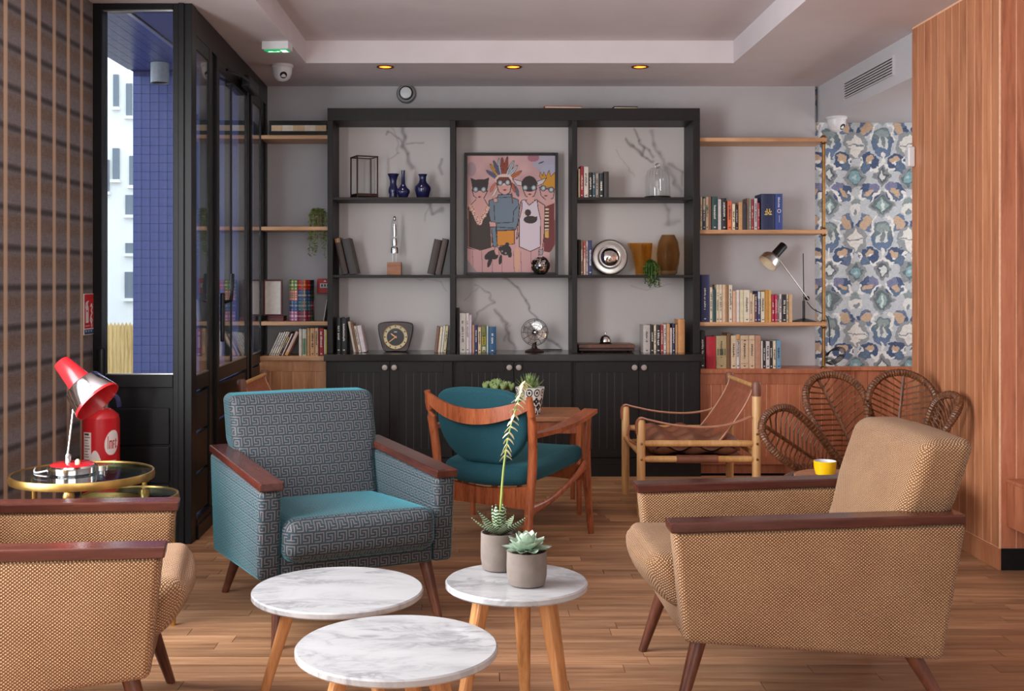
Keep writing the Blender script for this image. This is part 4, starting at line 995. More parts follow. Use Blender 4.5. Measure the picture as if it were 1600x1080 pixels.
# ================================================================== TEAK SIDE TABLE BEHIND IT
t = thing('side_table', 'teak side table with plants, behind the teal wool chair', 'table', (.24, 6.22, 0))
bx('table_top', M['teaktop'], -.32, .32, -.24, .24, .50, .525, t, .004)
for s in (-1, 1):
    bx('apron', M['teak'], -.30, .30, s * .215 - .009, s * .215 + .009, .435, .50, t, .002); bx('apron', M['teak'], s * .29 - .009, s * .29 + .009, -.205, .205, .435, .50, t, .002)
    for q in (-1, 1):
        m = MB(); m.tube([(s * .285, q * .21, .50), (s * .285, q * .21, 0)], [.021, .014], 10); m.build('leg', M['teak'], t, smooth=True)

# ================================================================== LEATHER SAFARI CHAIRS
def safari(label, loc, rz):
    t = thing('safari_chair', label, 'chair', loc, rz, 'safari chairs')
    hw, hd = .32, .307
    for s in (-1, 1):
        for (yy, h) in ((-hd, .515), (hd, .70)):
            nm = MB(); nm.tube([(s * hw, yy, 0), (s * hw, yy, .06), (s * hw, yy, h - .012), (s * hw, yy, h)], [.019, .023, .023, .017], 14); nm.build('post', M['ash'], t, smooth=True)
            for z in ((.305, .388) if yy < 0 else (.305, .388, .44)): MB().lathe([(.007, 0), (.006, .003), (0, .004)], 10, Matrix.Rotation(R(90 if s > 0 else -90), 4, 'Y'), (s * (hw + .022), yy, z)).build('screw', M['brass'], t, smooth=True)
        for z, r in ((.388, .0175), (.305, .0175)):
            MB().tube([(s * hw, -hd, z), (s * hw, -hd + .05, z), (s * hw, hd - .05, z), (s * hw, hd, z)], [.013, r, r, .013], 12).build('side_rail', M['ash'], t, smooth=True)
        # leather cap and top of the rear post, strap arm
        MB().lathe([(.0245, .64), (.0255, .70), (.02, .716), (0, .717)], 16, c=(s * hw, hd, 0)).build('post_cap', M['leatherd'], t, smooth=True)
        P = spline([(s * hw, -hd - .025, .44), (s * hw, -hd - .025, .50), (s * hw, -hd, .523), (s * hw, -hd + .045, .512), (s * hw, -.12, .484), (s * hw, .04, .474), (s * hw, .17, .49), (s * hw, hd - .03, .53)], 5)
        m = MB()
        for a, b in zip(P[:-1], P[1:]):
            d = (b - a).normalized(); nrm = Vector((0, -d.z, d.y)) * .0025; wv = Vector((.019, 0, 0))
            m.hexa([a - wv - nrm, a + wv - nrm, b + wv - nrm, b - wv - nrm, a - wv + nrm, a + wv + nrm, b + wv + nrm, b - wv + nrm])
        st = m.build('arm_strap', M['leather'], t)
        for e in (-1, 1): MB().tube([p + Vector((e * .0165, 0, 0)) + Vector((0, 0, .003)) for p in P[8:]], .0011, 4).build('stitching', M['stitch'], st)
        for z in (.448, .462, .476): MB().lathe([(.004, 0), (0, .003)], 8, Mf, (s * hw, -hd - .028, z)).build('rivet', M['brass'], st)
    for z in (.305,):
        for yy in (-hd, hd): MB().tube([(-hw, yy, z + .025), (hw, yy, z + .025)], .016, 12).build('cross_rail', M['ash'], t, smooth=True)
    # leather back sheet between two bars
    n = 8; m = MB(); st = []
    prof = [(hd - .005 - .19 * (1 - k / n) ** 1.35, .385 + (.69 - .385) * k / n) for k in range(n + 1)]
    for (ya, za), (yb2, zb2) in zip(prof[:-1], prof[1:]): m.hexa([(-hw + .03, ya - .003, za), (hw - .03, ya - .003, za), (hw - .03, ya + .003, za), (-hw + .03, ya + .003, za), (-hw + .03, yb2 - .003, zb2), (hw - .03, yb2 - .003, zb2), (hw - .03, yb2 + .003, zb2), (-hw + .03, yb2 + .003, zb2)])
    bk = m.build('leather_back', M['leather'], t, smooth=True)
    for dx in (hw - .036, hw - .046):
        for s in (-1, 1): MB().tube([(s * dx, y - .004, z) for y, z in prof], .0013, 4).build('stitching', M['stitch'], bk)
    for z in (.02, .035): MB().tube([(-hw + .035, prof[-1][0] - .005, prof[-1][1] - z), (hw - .035, prof[-1][0] - .005, prof[-1][1] - z)], .0013, 4).build('stitching', M['stitch'], bk)
    MB().tube([(-hw, prof[-1][0], .69), (hw, prof[-1][0], .69)], .012, 10).build('back_bar', M['ash'], t, smooth=True)
    MB().tube([(-hw + .02, prof[0][0], prof[0][1]), (hw - .02, prof[0][0], prof[0][1])], .011, 10).build('back_bar', M['ash'], t, smooth=True)
    # sling and tufted cushion
    bx('seat_sling', M['leatherd'], -hw + .015, hw - .015, -hd + .03, hd - .05, .300, .306, t)
    for s in (-1, 1): MB().tube([(s * (hw), -.12, .305), (s * hw, .10, .305)], .0215, 12).build('sling_wrap', M['leatherd'], t, smooth=True)
    def tuft(p):
        k = .014 * (math.cos(p.x * 2 * PI / .19) + math.cos(p.y * 2 * PI / .17)) * (1 if p.z > 0 else .5)
        return (p.x, p.y, p.z + k * (1 if p.z > 0 else -1))
    m = MB(); m.rbox((2 * hw - .075, 2 * hd - .12, .085), .036, tuft, mid=22, c=(0, -.01, .365)); m.build('seat_cushion', M['leatherd'], t, smooth=True, ang=80)
    MB().tube([(-hw + .02, -hd + .02, .40), (-hw + .05, -hd + .01, .35), (-.1, -hd - .005, .34), (hw - .03, -hd, .37)], .006, 6).build('front_strap', M['leather'], t, smooth=True)
    return t
safari('leather safari chair with honey wood posts beside the rattan chair', (1.157, 6.28, 0), R(-90))
safari('leather safari chair half hidden behind the teal patterned armchair', (-1.0, 6.43, 0), R(90))

# ================================================================== RATTAN PETAL CHAIR
rc = thing('rattan_chair', 'dark rattan chair with petal-shaped back panels beside the cedar column', 'chair', (1.72, 5.20, 0))
O = Vector((1.72, 5.20, 0))
def petal(tip, root, w, nrm, ribs=17):
    tip = Vector(tip) - O; root = Vector(root) - O; L = (tip - root).length; d = (tip - root) / L
    n0 = Vector(nrm); n0 = (n0 - d * n0.dot(d)).normalized(); sd = d.cross(n0)
    def halfw(a):    # a: 0 root .. 1 tip
        return w * (.16 + .84 * math.sin(PI * min(1, a ** .85) * .5 + 0) if a < .62 else 0)
    def P(a, s):     # teardrop outline with a shallow dish
        a = max(0, min(1, a))
        c0 = 1 - w / L                       # centre of the round head
        if a > c0: hw_ = w * math.sqrt(max(0, 1 - ((a - c0) * L / w) ** 2))
        else: hw_ = w * (.22 + .78 * math.sin(PI / 2 * a / c0))
        return root + d * (a * L) + sd * (s * hw_) + n0 * (.05 * s * s * (hw_ / w) ** 2 - .02)
    c0_ = 1 - w / L; aa = list(np.linspace(0, c0_, 12)[:-1]) + [c0_ + (w / L) * math.sin(PI / 2 * q / 9) for q in range(10)]; outl = [P(a, -1) for a in aa] + [P(a, 1) for a in aa[::-1][1:]]
    rim = MB(); rim.tube(outl, .017, 8); rim = rim.build('petal_rim', M['rattan'], rc, smooth=True)
    # wrapped cane binding on the rim
    for q in (outl[::1],):
        wr_ = MB()
        for i in range(1, len(q) - 1):
            for f in (0, .5):
                p = q[i].lerp(q[i + 1], f); tv = (q[i + 1] - q[i - 1]).normalized(); Mx = frame_from(tv).to_4x4()
                wr_.lathe([(.0175, -.004), (.0195, 0), (.0175, .004)], 8, Mx, p)
        tag(wr_.build('cane_binding', M['rattan'], rim, smooth=True), kind='stuff')
    MB().tube([P(a, 0) for a in np.linspace(0, 1, 10)], .009, 6).build('petal_spine', M['rattan'], rim, smooth=True)
    for k in range(ribs):
        a = .16 + .8 * k / (ribs - 1)
        for s in (-1, 1): MB().tube([P(a - .07, 0), P(a - .02, s * .5), P(a + .015, s * .97)], .0042, 5).build('petal_rib', M['rattan'], rim, smooth=True)
    return rim
yr = 5.25
pt = lambda px, py, Y: (X(px, Y), Y, Z(py, Y))
petal(pt(1196, 662, 5.05), pt(1330, 752, 5.33), .125, (.55, -1, .35))
petal(pt(1280, 588, 5.52), pt(1362, 752, 5.42), .16, (.25, -1, .25))
petal(pt(1414, 582, 5.50), pt(1396, 752, 5.42), .165, (-.15, -1, .2))
petal(pt(1492, 624, 5.12), pt(1432, 752, 5.36), .135, (-1, .12, .25))
sc_ = Vector((1.735 - O.x, 5.10 - O.y, 0)); zs = .335
ring = [sc_ + Vector((.335 * math.cos(a), .27 * math.sin(a), zs)) for a in np.linspace(0, 2 * PI, 41)[:-1]]
MB().tube(ring, .024, 8, closed=True).build('seat_rim', M['rattan'], rc, smooth=True)
ring2 = [sc_ + Vector((.335 * math.cos(a), .27 * math.sin(a), zs - .045)) for a in np.linspace(0, 2 * PI, 41)[:-1]]
MB().tube(ring2, .018, 8, closed=True).build('seat_rim', M['rattan'], rc, smooth=True)
for k in range(21):
    u = -1 + 2 * (k + .5) / 21; hx = .335 * u; hy = .27 * math.sqrt(1 - u * u)
    MB().tube([sc_ + Vector((hx, -hy, zs)), sc_ + Vector((hx, 0, zs - .02)), sc_ + Vector((hx, hy, zs))], .007, 6).build('seat_cane', M['rattan'], rc, smooth=True)
for k in range(14):
    a = 2 * PI * k / 14; b = a + .35
    MB().tube([sc_ + Vector((.31 * math.cos(a), .25 * math.sin(a), zs - .04)), sc_ + Vector((.2 * math.cos(a + .15), .17 * math.sin(a + .15), .17)), sc_ + Vector((.30 * math.cos(b), .24 * math.sin(b), .012))], .010, 6).build('base_cane', M['rattan'], rc, smooth=True)
ring3 = [sc_ + Vector((.305 * math.cos(a), .245 * math.sin(a), .014)) for a in np.linspace(0, 2 * PI, 41)[:-1]]
MB().tube(ring3, .014, 8, closed=True).build('base_ring', M['rattan'], rc, smooth=True)

# small low table hidden behind the right armchair, carrying the yellow cup
yt = 4.42; xt = X(1290, yt) + .03
t = thing('stool_table', 'small round wooden table behind the right armchair under the yellow cup', 'table', (xt, yt, 0))
zt = Z(741, yt) - .004
MB().lathe([(.145, zt - .022), (.15, zt - .018), (.15, zt - .003), (.147, zt), (0, zt)], 40).build('table_top', M['teaktop'], t, smooth=True)
for a in (30, 150, 270): MB().tube([(.09 * math.cos(R(a)), .09 * math.sin(R(a)), zt - .02), (.13 * math.cos(R(a)), .13 * math.sin(R(a)), 0)], [.016, .011], 10).build('leg', M['teak'], t, smooth=True)
t = thing('cup', 'small yellow cup with white inside behind the right armchair', 'cup', (X(1289, yt), yt, zt + .0003))
MB().lathe([(0, .0005), (.030, 0), (.036, .004), (.042, .028), (.0445, .056), (.0425, .0565)], 32, caps=False).build('cup_body', M['yellow'], t, smooth=True)
MB().lathe([(.0425, .0563), (.040, .03), (.033, .008), (0, .006)], 32, caps=False).build('cup_lining', M['white'], t, smooth=True)

# wall-hung drawer on the cedar block, far right
t = thing('wall_console', 'reddish wooden wall-hung drawer on the cedar block at the right edge', 'console', (2.275, 4.40, .19))
bx('case', M['panel2'], 0, .9, .004, .4465, 0, .19, t, .003)
bx('drawer_front', M['teak'], .014, .886, -.006, .004, .014, .176, t, .003)
bx('top_board', M['panel2'], -.004, .904, -.01, .4465, .19, .206, t, .003)

# ================================================================== GLASS NEST TABLES, LEFT
def nest(label, x, y, h, r, dy):
    t = thing('glass_table', label, 'table', (x, y, 0), 0, 'nest of glass tables')
    MB().lathe([(r - .006, h - .026), (r, h - .026), (r + .003, h - .013), (r, h + .002), (r - .006, h + .002), (r - .006, h - .026)], 72).build('brass_rim', M['gold'], t, smooth=True)
    MB().lathe([(0, h - .009), (r - .006, h - .009), (r - .006, h - .001), (0, h - .001)], 72).build('glass_top', M['tglass'], t, smooth=True, ang=30)
    for a in (38, 158, 278) if r > .2 else (20, 140, 260):
        ca, sa = math.cos(R(a)), math.sin(R(a)); rr = r - .02
        lg = MB().tube([(ca * rr, sa * rr, h - .02), (ca * rr, sa * rr, 0)], .0105, 12).build('leg', M['gold'], t, smooth=True)
        MB().lathe([(.017, h - .06), (.021, h - .045), (.017, h - .03)], 14, c=(ca * rr, sa * rr, 0)).build('leg_collar', M['gold'], lg, smooth=True)
    return t
HG = .557
nest('larger round brass glass table carrying the red lamp', -1.448, 4.07, HG, .25, 0)
nest('smaller round brass glass table tucked beside the larger one', -1.262, 4.02, .485, .17, 0)
# ================================================================== SMALL THINGS
ROT = Matrix.Rotation
# ---- red desk lamp on the glass table
yl_ = 4.05
t = thing('desk_lamp', 'vintage red and chrome desk lamp on the brass glass table', 'lamp', (X(113, yl_), yl_, HG - .0005))
MB().lathe([(.080, 0), (.086, .006), (.086, .026), (.080, .032)], 40).build('base_band', M['chrome'], t, smooth=True)
MB().lathe([(.081, .030), (.07, .037), (0, .039)], 40).build('base_cover', M['red'], t, smooth=True)
MB().lathe([(.009, .036), (.009, .05), (.004, .056), (0, .056)], 14, c=(.03, -.03, 0)).build('switch_knob', M['bud'], t, smooth=True)
px = lambda a, b: Vector((X(a, yl_) - X(113, yl_), 0, Z(b, yl_) - HG))
MB().lathe([(.012, .03), (.012, .066), (.007, .072)], 16, c=px(106, 0) * Vector((1, 0, 0)) if False else (px(106, 0).x, 0, 0)).build('stem_socket', M['chrome'], t, smooth=True)
MB().tube([(px(105, 0).x, 0, .05), px(113, 640) + Vector((-.004, .02, 0)), px(116, 622) + Vector((0, .03, 0))], .0045, 10).build('stem', M['chrome'], t, smooth=True)
ax = (px(160, 628) - px(96, 566)); ax.y = -.035; axn = ax.normalized(); Lh = ax.length
Mh = frame_from(axn).to_4x4(); o = px(96, 566)
MB().lathe([(0, -.001), (.028, 0), (.030, .002), (.046, Lh * .56)], 36, Mh, o).build('shade_cone', M['red'], t, smooth=True)
MB().lathe([(.046, Lh * .55), (.068, Lh * .555), (.070, Lh * .57), (.088, Lh * .93), (.086, Lh * .93)], 44, Mh, o, caps=False).build('shade_collar', M['chrome'], t, smooth=True)
MB().lathe([(.088, Lh * .925), (.0895, Lh * .97), (.086, Lh * .97), (.07, Lh * .66), (0, Lh * .62)], 44, Mh, o, caps=False).build('shade_rim', M['red'], t, smooth=True)
MB().tube(spline([(-.08, .0, .012), (-.125, -.01, .004), (-.15, .03, .0035), (-.17, .09, .0035)], 6), .003, 6).build('cable', M['white'], t, smooth=True)
# ---- fire extinguisher
ye_ = 5.02; xe = X(158, ye_)
t = thing('fire_extinguisher', 'red fire extinguisher with white labels in the corner by the plaid wall', 'fire extinguisher', (xe, ye_, 0), R(0))
z1 = Z(640, ye_); rr = .081
MB().lathe([(.070, .22), (rr, .235), (rr, z1 - .05), (rr * .93, z1 - .022), (rr * .62, z1), (.034, z1 + .008)], 40).build('cylinder', M['red'], t, smooth=True)
MB().lathe([(.034, z1 + .004), (.034, z1 + .03), (.02, z1 + .034), (.02, z1 + .06), (0, z1 + .062)], 20).build('valve', M['steel'], t, smooth=True)
m = MB(); m.tube(spline([(.0, -.01, z1 + .05), (.03, -.02, z1 + .075), (.075, -.02, z1 + .06), (.085, -.01, z1 + .015)], 5), .011, 8); m.build('hose', plain('blue_black_hose', C(34, 38, 74), .4), t, smooth=True)
m = MB(); m.box(-.012, .012, -.09, .02, z1 + .06, z1 + .068); m.box(-.01, .01, -.08, .02, z1 + .085, z1 + .092); m.build('lever', M['blackp'], t)
MB().lathe([(.074, 0), (.08, .004), (.08, .03), (.07, .035), (.07, .22)], 32).build('floor_stand', M['blackp'], t, smooth=True)
def ext_label():
    # wrapped print: x = angle in degrees (0 faces the room), y = height (0 top .. 100)
    cv = Canvas(-60, 0, 90, 100, 190, 120, (184, 30, 36)); cv.x = cv.x - 14
    red, wh = (184, 30, 36), (216, 204, 198)
    cv.rect(-58, 22, -26, 100, wh)
    for k in range(14): cv.rect(-54, 30 + k * 4.6, -30 - (k * 7 % 9), 31.6 + k * 4.6, (120, 96, 92))
    cv.rect(-54, 24, -34, 27, (60, 50, 50)); cv.ell(-46, 90, 8, 4, (150, 40, 40)); cv.ell(-46, 90, 6, 2.6, wh)
    cv.ell(-14, 112, 26, 60, wh); cv.ell(-50, 130, 30, 70, red) if False else None
    cv.ell(40, 40, 26, 20, wh, -20)
    cv.rect(-70, 0, 75, 14, red)
    # lettering on the oval
    for (a, b, c_, d) in ((24, 31, 27, 50), (24, 29, 27, 31), (30, 36, 33, 50), (33, 36, 39, 39), (37, 38, 40, 50), (42, 36, 45, 50), (45, 36, 49, 39), (45, 42, 49, 44), (51, 34, 54, 50), (54, 36, 58, 39), (54, 46, 58, 49)): cv.rect(a, b, c_, d, (176, 36, 40))
    for k in range(5): cv.rect(24 + k * 2, 70 + k * 5, 56 - (k * 5 % 7), 71.5 + k * 5, (216, 170, 164))
    r2 = rr + .0006; za, zb = z1 - .035, z1 - .30
    def f(a, b):
        th = np.radians(a + 14); return np.stack([r2 * np.sin(th), -r2 * np.cos(th), za + (zb - za) * b / 100], 1)
    return cv.mesh('printed_label', f)
link('printed_label', ext_label(), M['printgloss'], t)
# ---- extinguisher sign on the plaid wall
def ext_sign():
    cv = Canvas(0, 0, 60, 130, 90, 190, (196, 40, 44)); w = (222, 212, 208)
    cv.rect(0, 0, 60, 2, w); cv.rect(0, 0, 2, 130, w); cv.rect(58, 0, 60, 130, w)
    cv.rect(10, 45, 28, 92, w); cv.ell(19, 45, 9, 8, w); cv.rect(15, 24, 23, 40, w); cv.line([(12, 30), (26, 24)], 2.6, w); cv.line([(12, 30), (9, 44)], 2, w); cv.rect(16, 52, 22, 58, (196, 40, 44))
    cv.line([(40, 40), (46, 34), (50, 44), (44, 54), (50, 62), (42, 72), (38, 84), (46, 94), (50, 84), (42, 76)], 3, w)
    cv.rect(8, 100, 34, 103, w, .8); cv.rect(42, 97, 52, 107, w, .7)
    cv.rect(0, 110, 60, 113, w); cv.rect(2, 113, 58, 128, (36, 62, 98))
    for k, xx in enumerate((8, 24, 40)): cv.rect(xx, 116, xx + 9, 120, (170, 184, 200)); cv.rect(xx, 122, xx + 10, 123, (170, 184, 200))
    cv.rect(0, 128, 60, 130, w)
    ya, yb2 = 5.205, 5.335; za, zb = Z(459, 5.27), Z(523, 5.27)
    return cv.mesh('printed_face', lambda a, b: np.stack([np.full_like(a, .0042), (a / 60 - .5) * (yb2 - ya), (za - zb) * (.5 - b / 130)], 1)), (WL, (ya + yb2) / 2, (za + zb) / 2), (yb2 - ya) / 2, (za - zb) / 2
me, lc, hy, hz = ext_sign()
t = thing('safety_sign', 'red sign with a white fire extinguisher symbol on the plaid wall', 'sign', lc)
bx('sign_plate', M['white'], .0005, .004, -hy, hy, -hz, hz, t); link('printed_face', me, M['print'], t)

# ---- black desk lamp on the right shelf
yd = 7.42; px0 = X(1256, yd)
t = thing('desk_lamp', 'black and silver balanced-arm desk lamp on the right wall shelf', 'lamp', (px0, yd, ZR[2]))
q = lambda a, b: Vector((X(a, yd) - px0, 0, Z(b, yd) - ZR[2]))
MB().lathe([(.082, 0), (.082, .004), (.04, .016), (.012, .022)], 36).build('base', M['blackp'], t, smooth=True)
MB().tube([(0, 0, .02), (q(1256, 0).x, 0, q(0, 470).z)], .0085, 10).build('post', M['blackp'], t, smooth=True)
MB().tube([(q(1256, 0).x, 0, q(0, 470).z), (q(1255, 0).x, 0, q(0, 396).z)], .0035, 8).build('rod', M['blackp'], t, smooth=True)
MB().lathe([(.013, -.012), (.015, -.008), (.015, .008), (.013, .012)], 18, ROT(R(90), 4, 'X'), q(1261, 466)).build('joint', M['blackp'], t, smooth=True)
MB().tube([q(1262, 468) + Vector((0, -.012, 0)), q(1215, 404) + Vector((0, -.012, 0))], .0035, 8).build('arm', M['steel'], t, smooth=True)
ax = q(1190, 417) - q(1225, 381); ax.y = -.045; axn = ax.normalized(); o = q(1225, 383); Mh = frame_from(axn).to_4x4(); Lh = ax.length
MB().lathe([(0, 0), (.026, .0), (.029, .004), (.029, Lh * .48)], 32, Mh, o).build('lamp_neck', M['blackp'], t, smooth=True)
MB().lathe([(.029, Lh * .46), (.050, Lh * .52), (.064, Lh * .60), (.068, Lh * .80), (.0665, Lh * .80), (.060, Lh * .62)], 40, Mh, o, caps=False).build('lamp_shade', M['steel'], t, smooth=True)
MB().lathe([(.066, Lh * .80), (.058, Lh * .60), (.03, Lh * .52), (0, Lh * .51)], 40, Mh, o, caps=False).build('shade_lining', plain('cream_lining', C(226, 206, 176), .5), t, smooth=True)
MB().tube(spline([q(1261, 472) + Vector((0, 0, 0)), q(1275, 484) + Vector((0, .05, 0)), q(1291, 494) + Vector((0, .0, 0)), q(1297, 510) + Vector((0, .02, 0)), q(1298, 540) + Vector((0, .02, 0))] , 6), .003, 6).build('cable', M['cable'], t, smooth=True)
m = MB()
for k in range(4):
    pts = [q(1286 + 12 * math.cos(a) * (1.4 if math.cos(a) > 0 else 1) + k * 3 + 8, 556 + (8 + k * 1.5) * math.sin(a) - 6 * math.cos(a)) + Vector((0, -.05 + .012 * k, 0)) for a in np.linspace(0, 2 * PI, 18)[:-1]]
    m = MB(); m.tube(pts, .0035, 6, closed=True); m.build('cable_loop', M['cable'], t, smooth=True)

# ---- clock
yk = 7.40
def clock():
    xc = X(618, yk); t = thing('mantel_clock', 'dark rounded triangular mantel clock on the worktop', 'clock', (xc, yk, ZT))
    h = Z(502.5, yk) - ZT; w = (X(646, yk) - X(591, yk)) / 2
    out = spline([(-w * .62, 0, .004), (0, 0, 0.002), (w * .62, 0, .004), (w * .86, 0, h * .35), (w, 0, h * .78), (w * .86, 0, h * .95), (0, 0, h), (-w * .86, 0, h * .95), (-w, 0, h * .78), (-w * .86, 0, h * .35)], 5, True)
    MB().prism([(p.x, max(.0005, p.z)) for p in out], 0, .06).build('case', plain('dark_walnut_lacquer', C(44, 30, 27), .3), t, bevel=.006)
    r = w * .71; cz = h * .49
    cv = Canvas(-1, -1, 1, 1, 110, 110, (206, 190, 150))
    cv.ell(0, 0, .72, .72, (40, 36, 36)); cv.ring(0, 0, .98, .03, (180, 150, 96)); cv.ring(0, 0, .70, .02, (150, 126, 84))
    for k in range(12):
        a = k * PI / 6; cv.ell(.85 * math.sin(a), -.85 * math.cos(a), .05, .07, (60, 50, 44), k * 30)
    cv.rect(-.12, -.45, .12, -.38, (200, 190, 176)); cv.put(((np.hypot(cv.x, cv.y) > 1.0)).astype(float), (66, 46, 38))
    me = cv.mesh('clock_face', lambda a, b: np.stack([a * r, np.full_like(a, -.004), cz - b * r], 1)); link('clock_face', me, M['printgloss'], t)
    MB().lathe([(r, 0), (r, .008), (r * .96, .010), (r * .95, .004)], 48, Mf, (0, 0, cz), caps=False).build('bezel', M['gold'], t, smooth=True)
    for (ang, L, wd, nm) in ((-52, r * .45, .0028, 'hour_hand'), (-128, r * .62, .002, 'minute_hand')):
        m = MB(); m.box(-wd, wd, -.0085, -.0075, -.01, L); m.xf(Matrix.Translation((0, 0, cz)) @ ROT(R(ang), 4, 'Y')); m.build(nm, plain('copper_hand', C(206, 150, 110), .3, .8), t)
clock()
# ---- fan
M['blade'] = plain('polished_blade', (.72, .69, .66, 1), .38, .7, var=.03)
yf = 7.40; xf = X(835, yf); zc = Z(519, yf) - ZT
t = thing('desk_fan', 'small vintage metal desk fan with wire guard on the worktop', 'fan', (xf, yf, ZT))
MB().lathe([(.062, 0), (.064, .006), (.052, .014), (.02, .024), (.0135, .05), (.015, .07), (.02, .082)], 32).build('base', M['bronze'], t, smooth=True)
MB().lathe([(.0, -.035), (.026, -.03), (.032, 0), (.026, .03), (.016, .034)], 24, ROT(R(90), 4, 'X'), (0, .01, zc)).build('motor', M['bronze'], t, smooth=True)
MB().lathe([(0.012, -.024), (.014, -.034), (.008, -.042), (0, -.043)][::-1], 16, ROT(R(-90), 4, 'X'), (0, -.02 - .03, zc)).build('hub', M['chrome'], t, smooth=True)
for k in range(4):
    m = MB(); vs = []; n = 8
    for i in range(n + 1):
        a = i / n; rr_ = .014 + .062 * a; wv = .030 * math.sin(PI * (a * .82 + .12)) + .004
        for s in (-1, 1): vs += [(s * wv, -.012 * s - .002, rr_), (s * wv, -.012 * s, rr_)]
    fs = []
    for i in range(n):
        b = i * 4; e = b + 4
        fs += [(b, b + 2, e + 2, e), (b + 1, e + 1, e + 3, b + 3), (b, e, e + 1, b + 1), (b + 2, b + 3, e + 3, e + 2)]
    m.add(vs, fs); m.xf(Matrix.Translation((0, -.045, zc)) @ ROT(R(k * 90 + 20), 4, 'Y')); m.build('blade', M['blade'], t, smooth=True)
gr = .088
for (r_, yy) in ((gr, -.03), (gr * .9, -.062), (gr * .55, -.07), (gr * .22, -.07)):
    MB().tube([(r_ * math.cos(a), yy, zc + r_ * math.sin(a)) for a in np.linspace(0, 2 * PI, 41)[:-1]], .0014 if r_ < gr else .002, 5, closed=True).build('guard_ring', M['bronze'], t, smooth=True)
for k in range(12):
    a = k * PI / 6; MB().tube([(gr * f * math.cos(a), y_, zc + gr * f * math.sin(a)) for f, y_ in ((.22, -.07), (.6, -.07), (.9, -.062), (1, -.03), (.35, .012))], .0011, 4).build('guard_wire', M['bronze'], t, smooth=True)
MB().tube(spline([(.03, .02, .008), (-.03, .06, .006), (-.045, .09, .006), (.02, .12, .006), (.10, .14, .006), (.19, .15, .006)], 6), .0035, 6).build('cable', M['cable'], t, smooth=True)
# ---- bell on a wooden case
yb2 = 7.36; x0, x1 = X(903.5, yb2), X(992, yb2); zt = Z(538, yb2)
t = thing('wooden_case', 'flat dark wooden case lying on the worktop under the bell', 'case', ((x0 + x1) / 2, yb2, ZT))
hw = (x1 - x0) / 2 - .004; hh = zt - ZT
for (a, b) in ((-hw + .02, .02), (hw - .02, .02), (-hw + .02, .17), (hw - .02, .17)): MB().lathe([(.008, 0), (.009, .008)], 10, c=(a, b, 0)).build('foot', M['blackp'], t)
bx('case_base', M['bronze'], -hw, hw, 0, .19, .008, hh * .5, t, .003); bx('case_lid', M['leg'], -hw - .003, hw + .003, -.003, .193, hh * .5, hh, t, .004)
t = thing('service_bell', 'chrome counter bell on the flat dark wooden case', 'bell', (X(946, 7.43), 7.43, ZT + hh))
MB().lathe([(.040, 0), (.042, .004), (.036, .010), (.024, .014)], 32).build('bell_base', M['blackp'], t, smooth=True)
MB().lathe([(.0395, .014), (.0385, .024), (.031, .046), (.018, .057), (.006, .060)], 32).build('bell_dome', M['chrome'], t, smooth=True)
MB().lathe([(.004, .058), (.004, .068), (.009, .070), (.009, .074), (0, .077)], 14).build('plunger', M['chrome'], t, smooth=True)
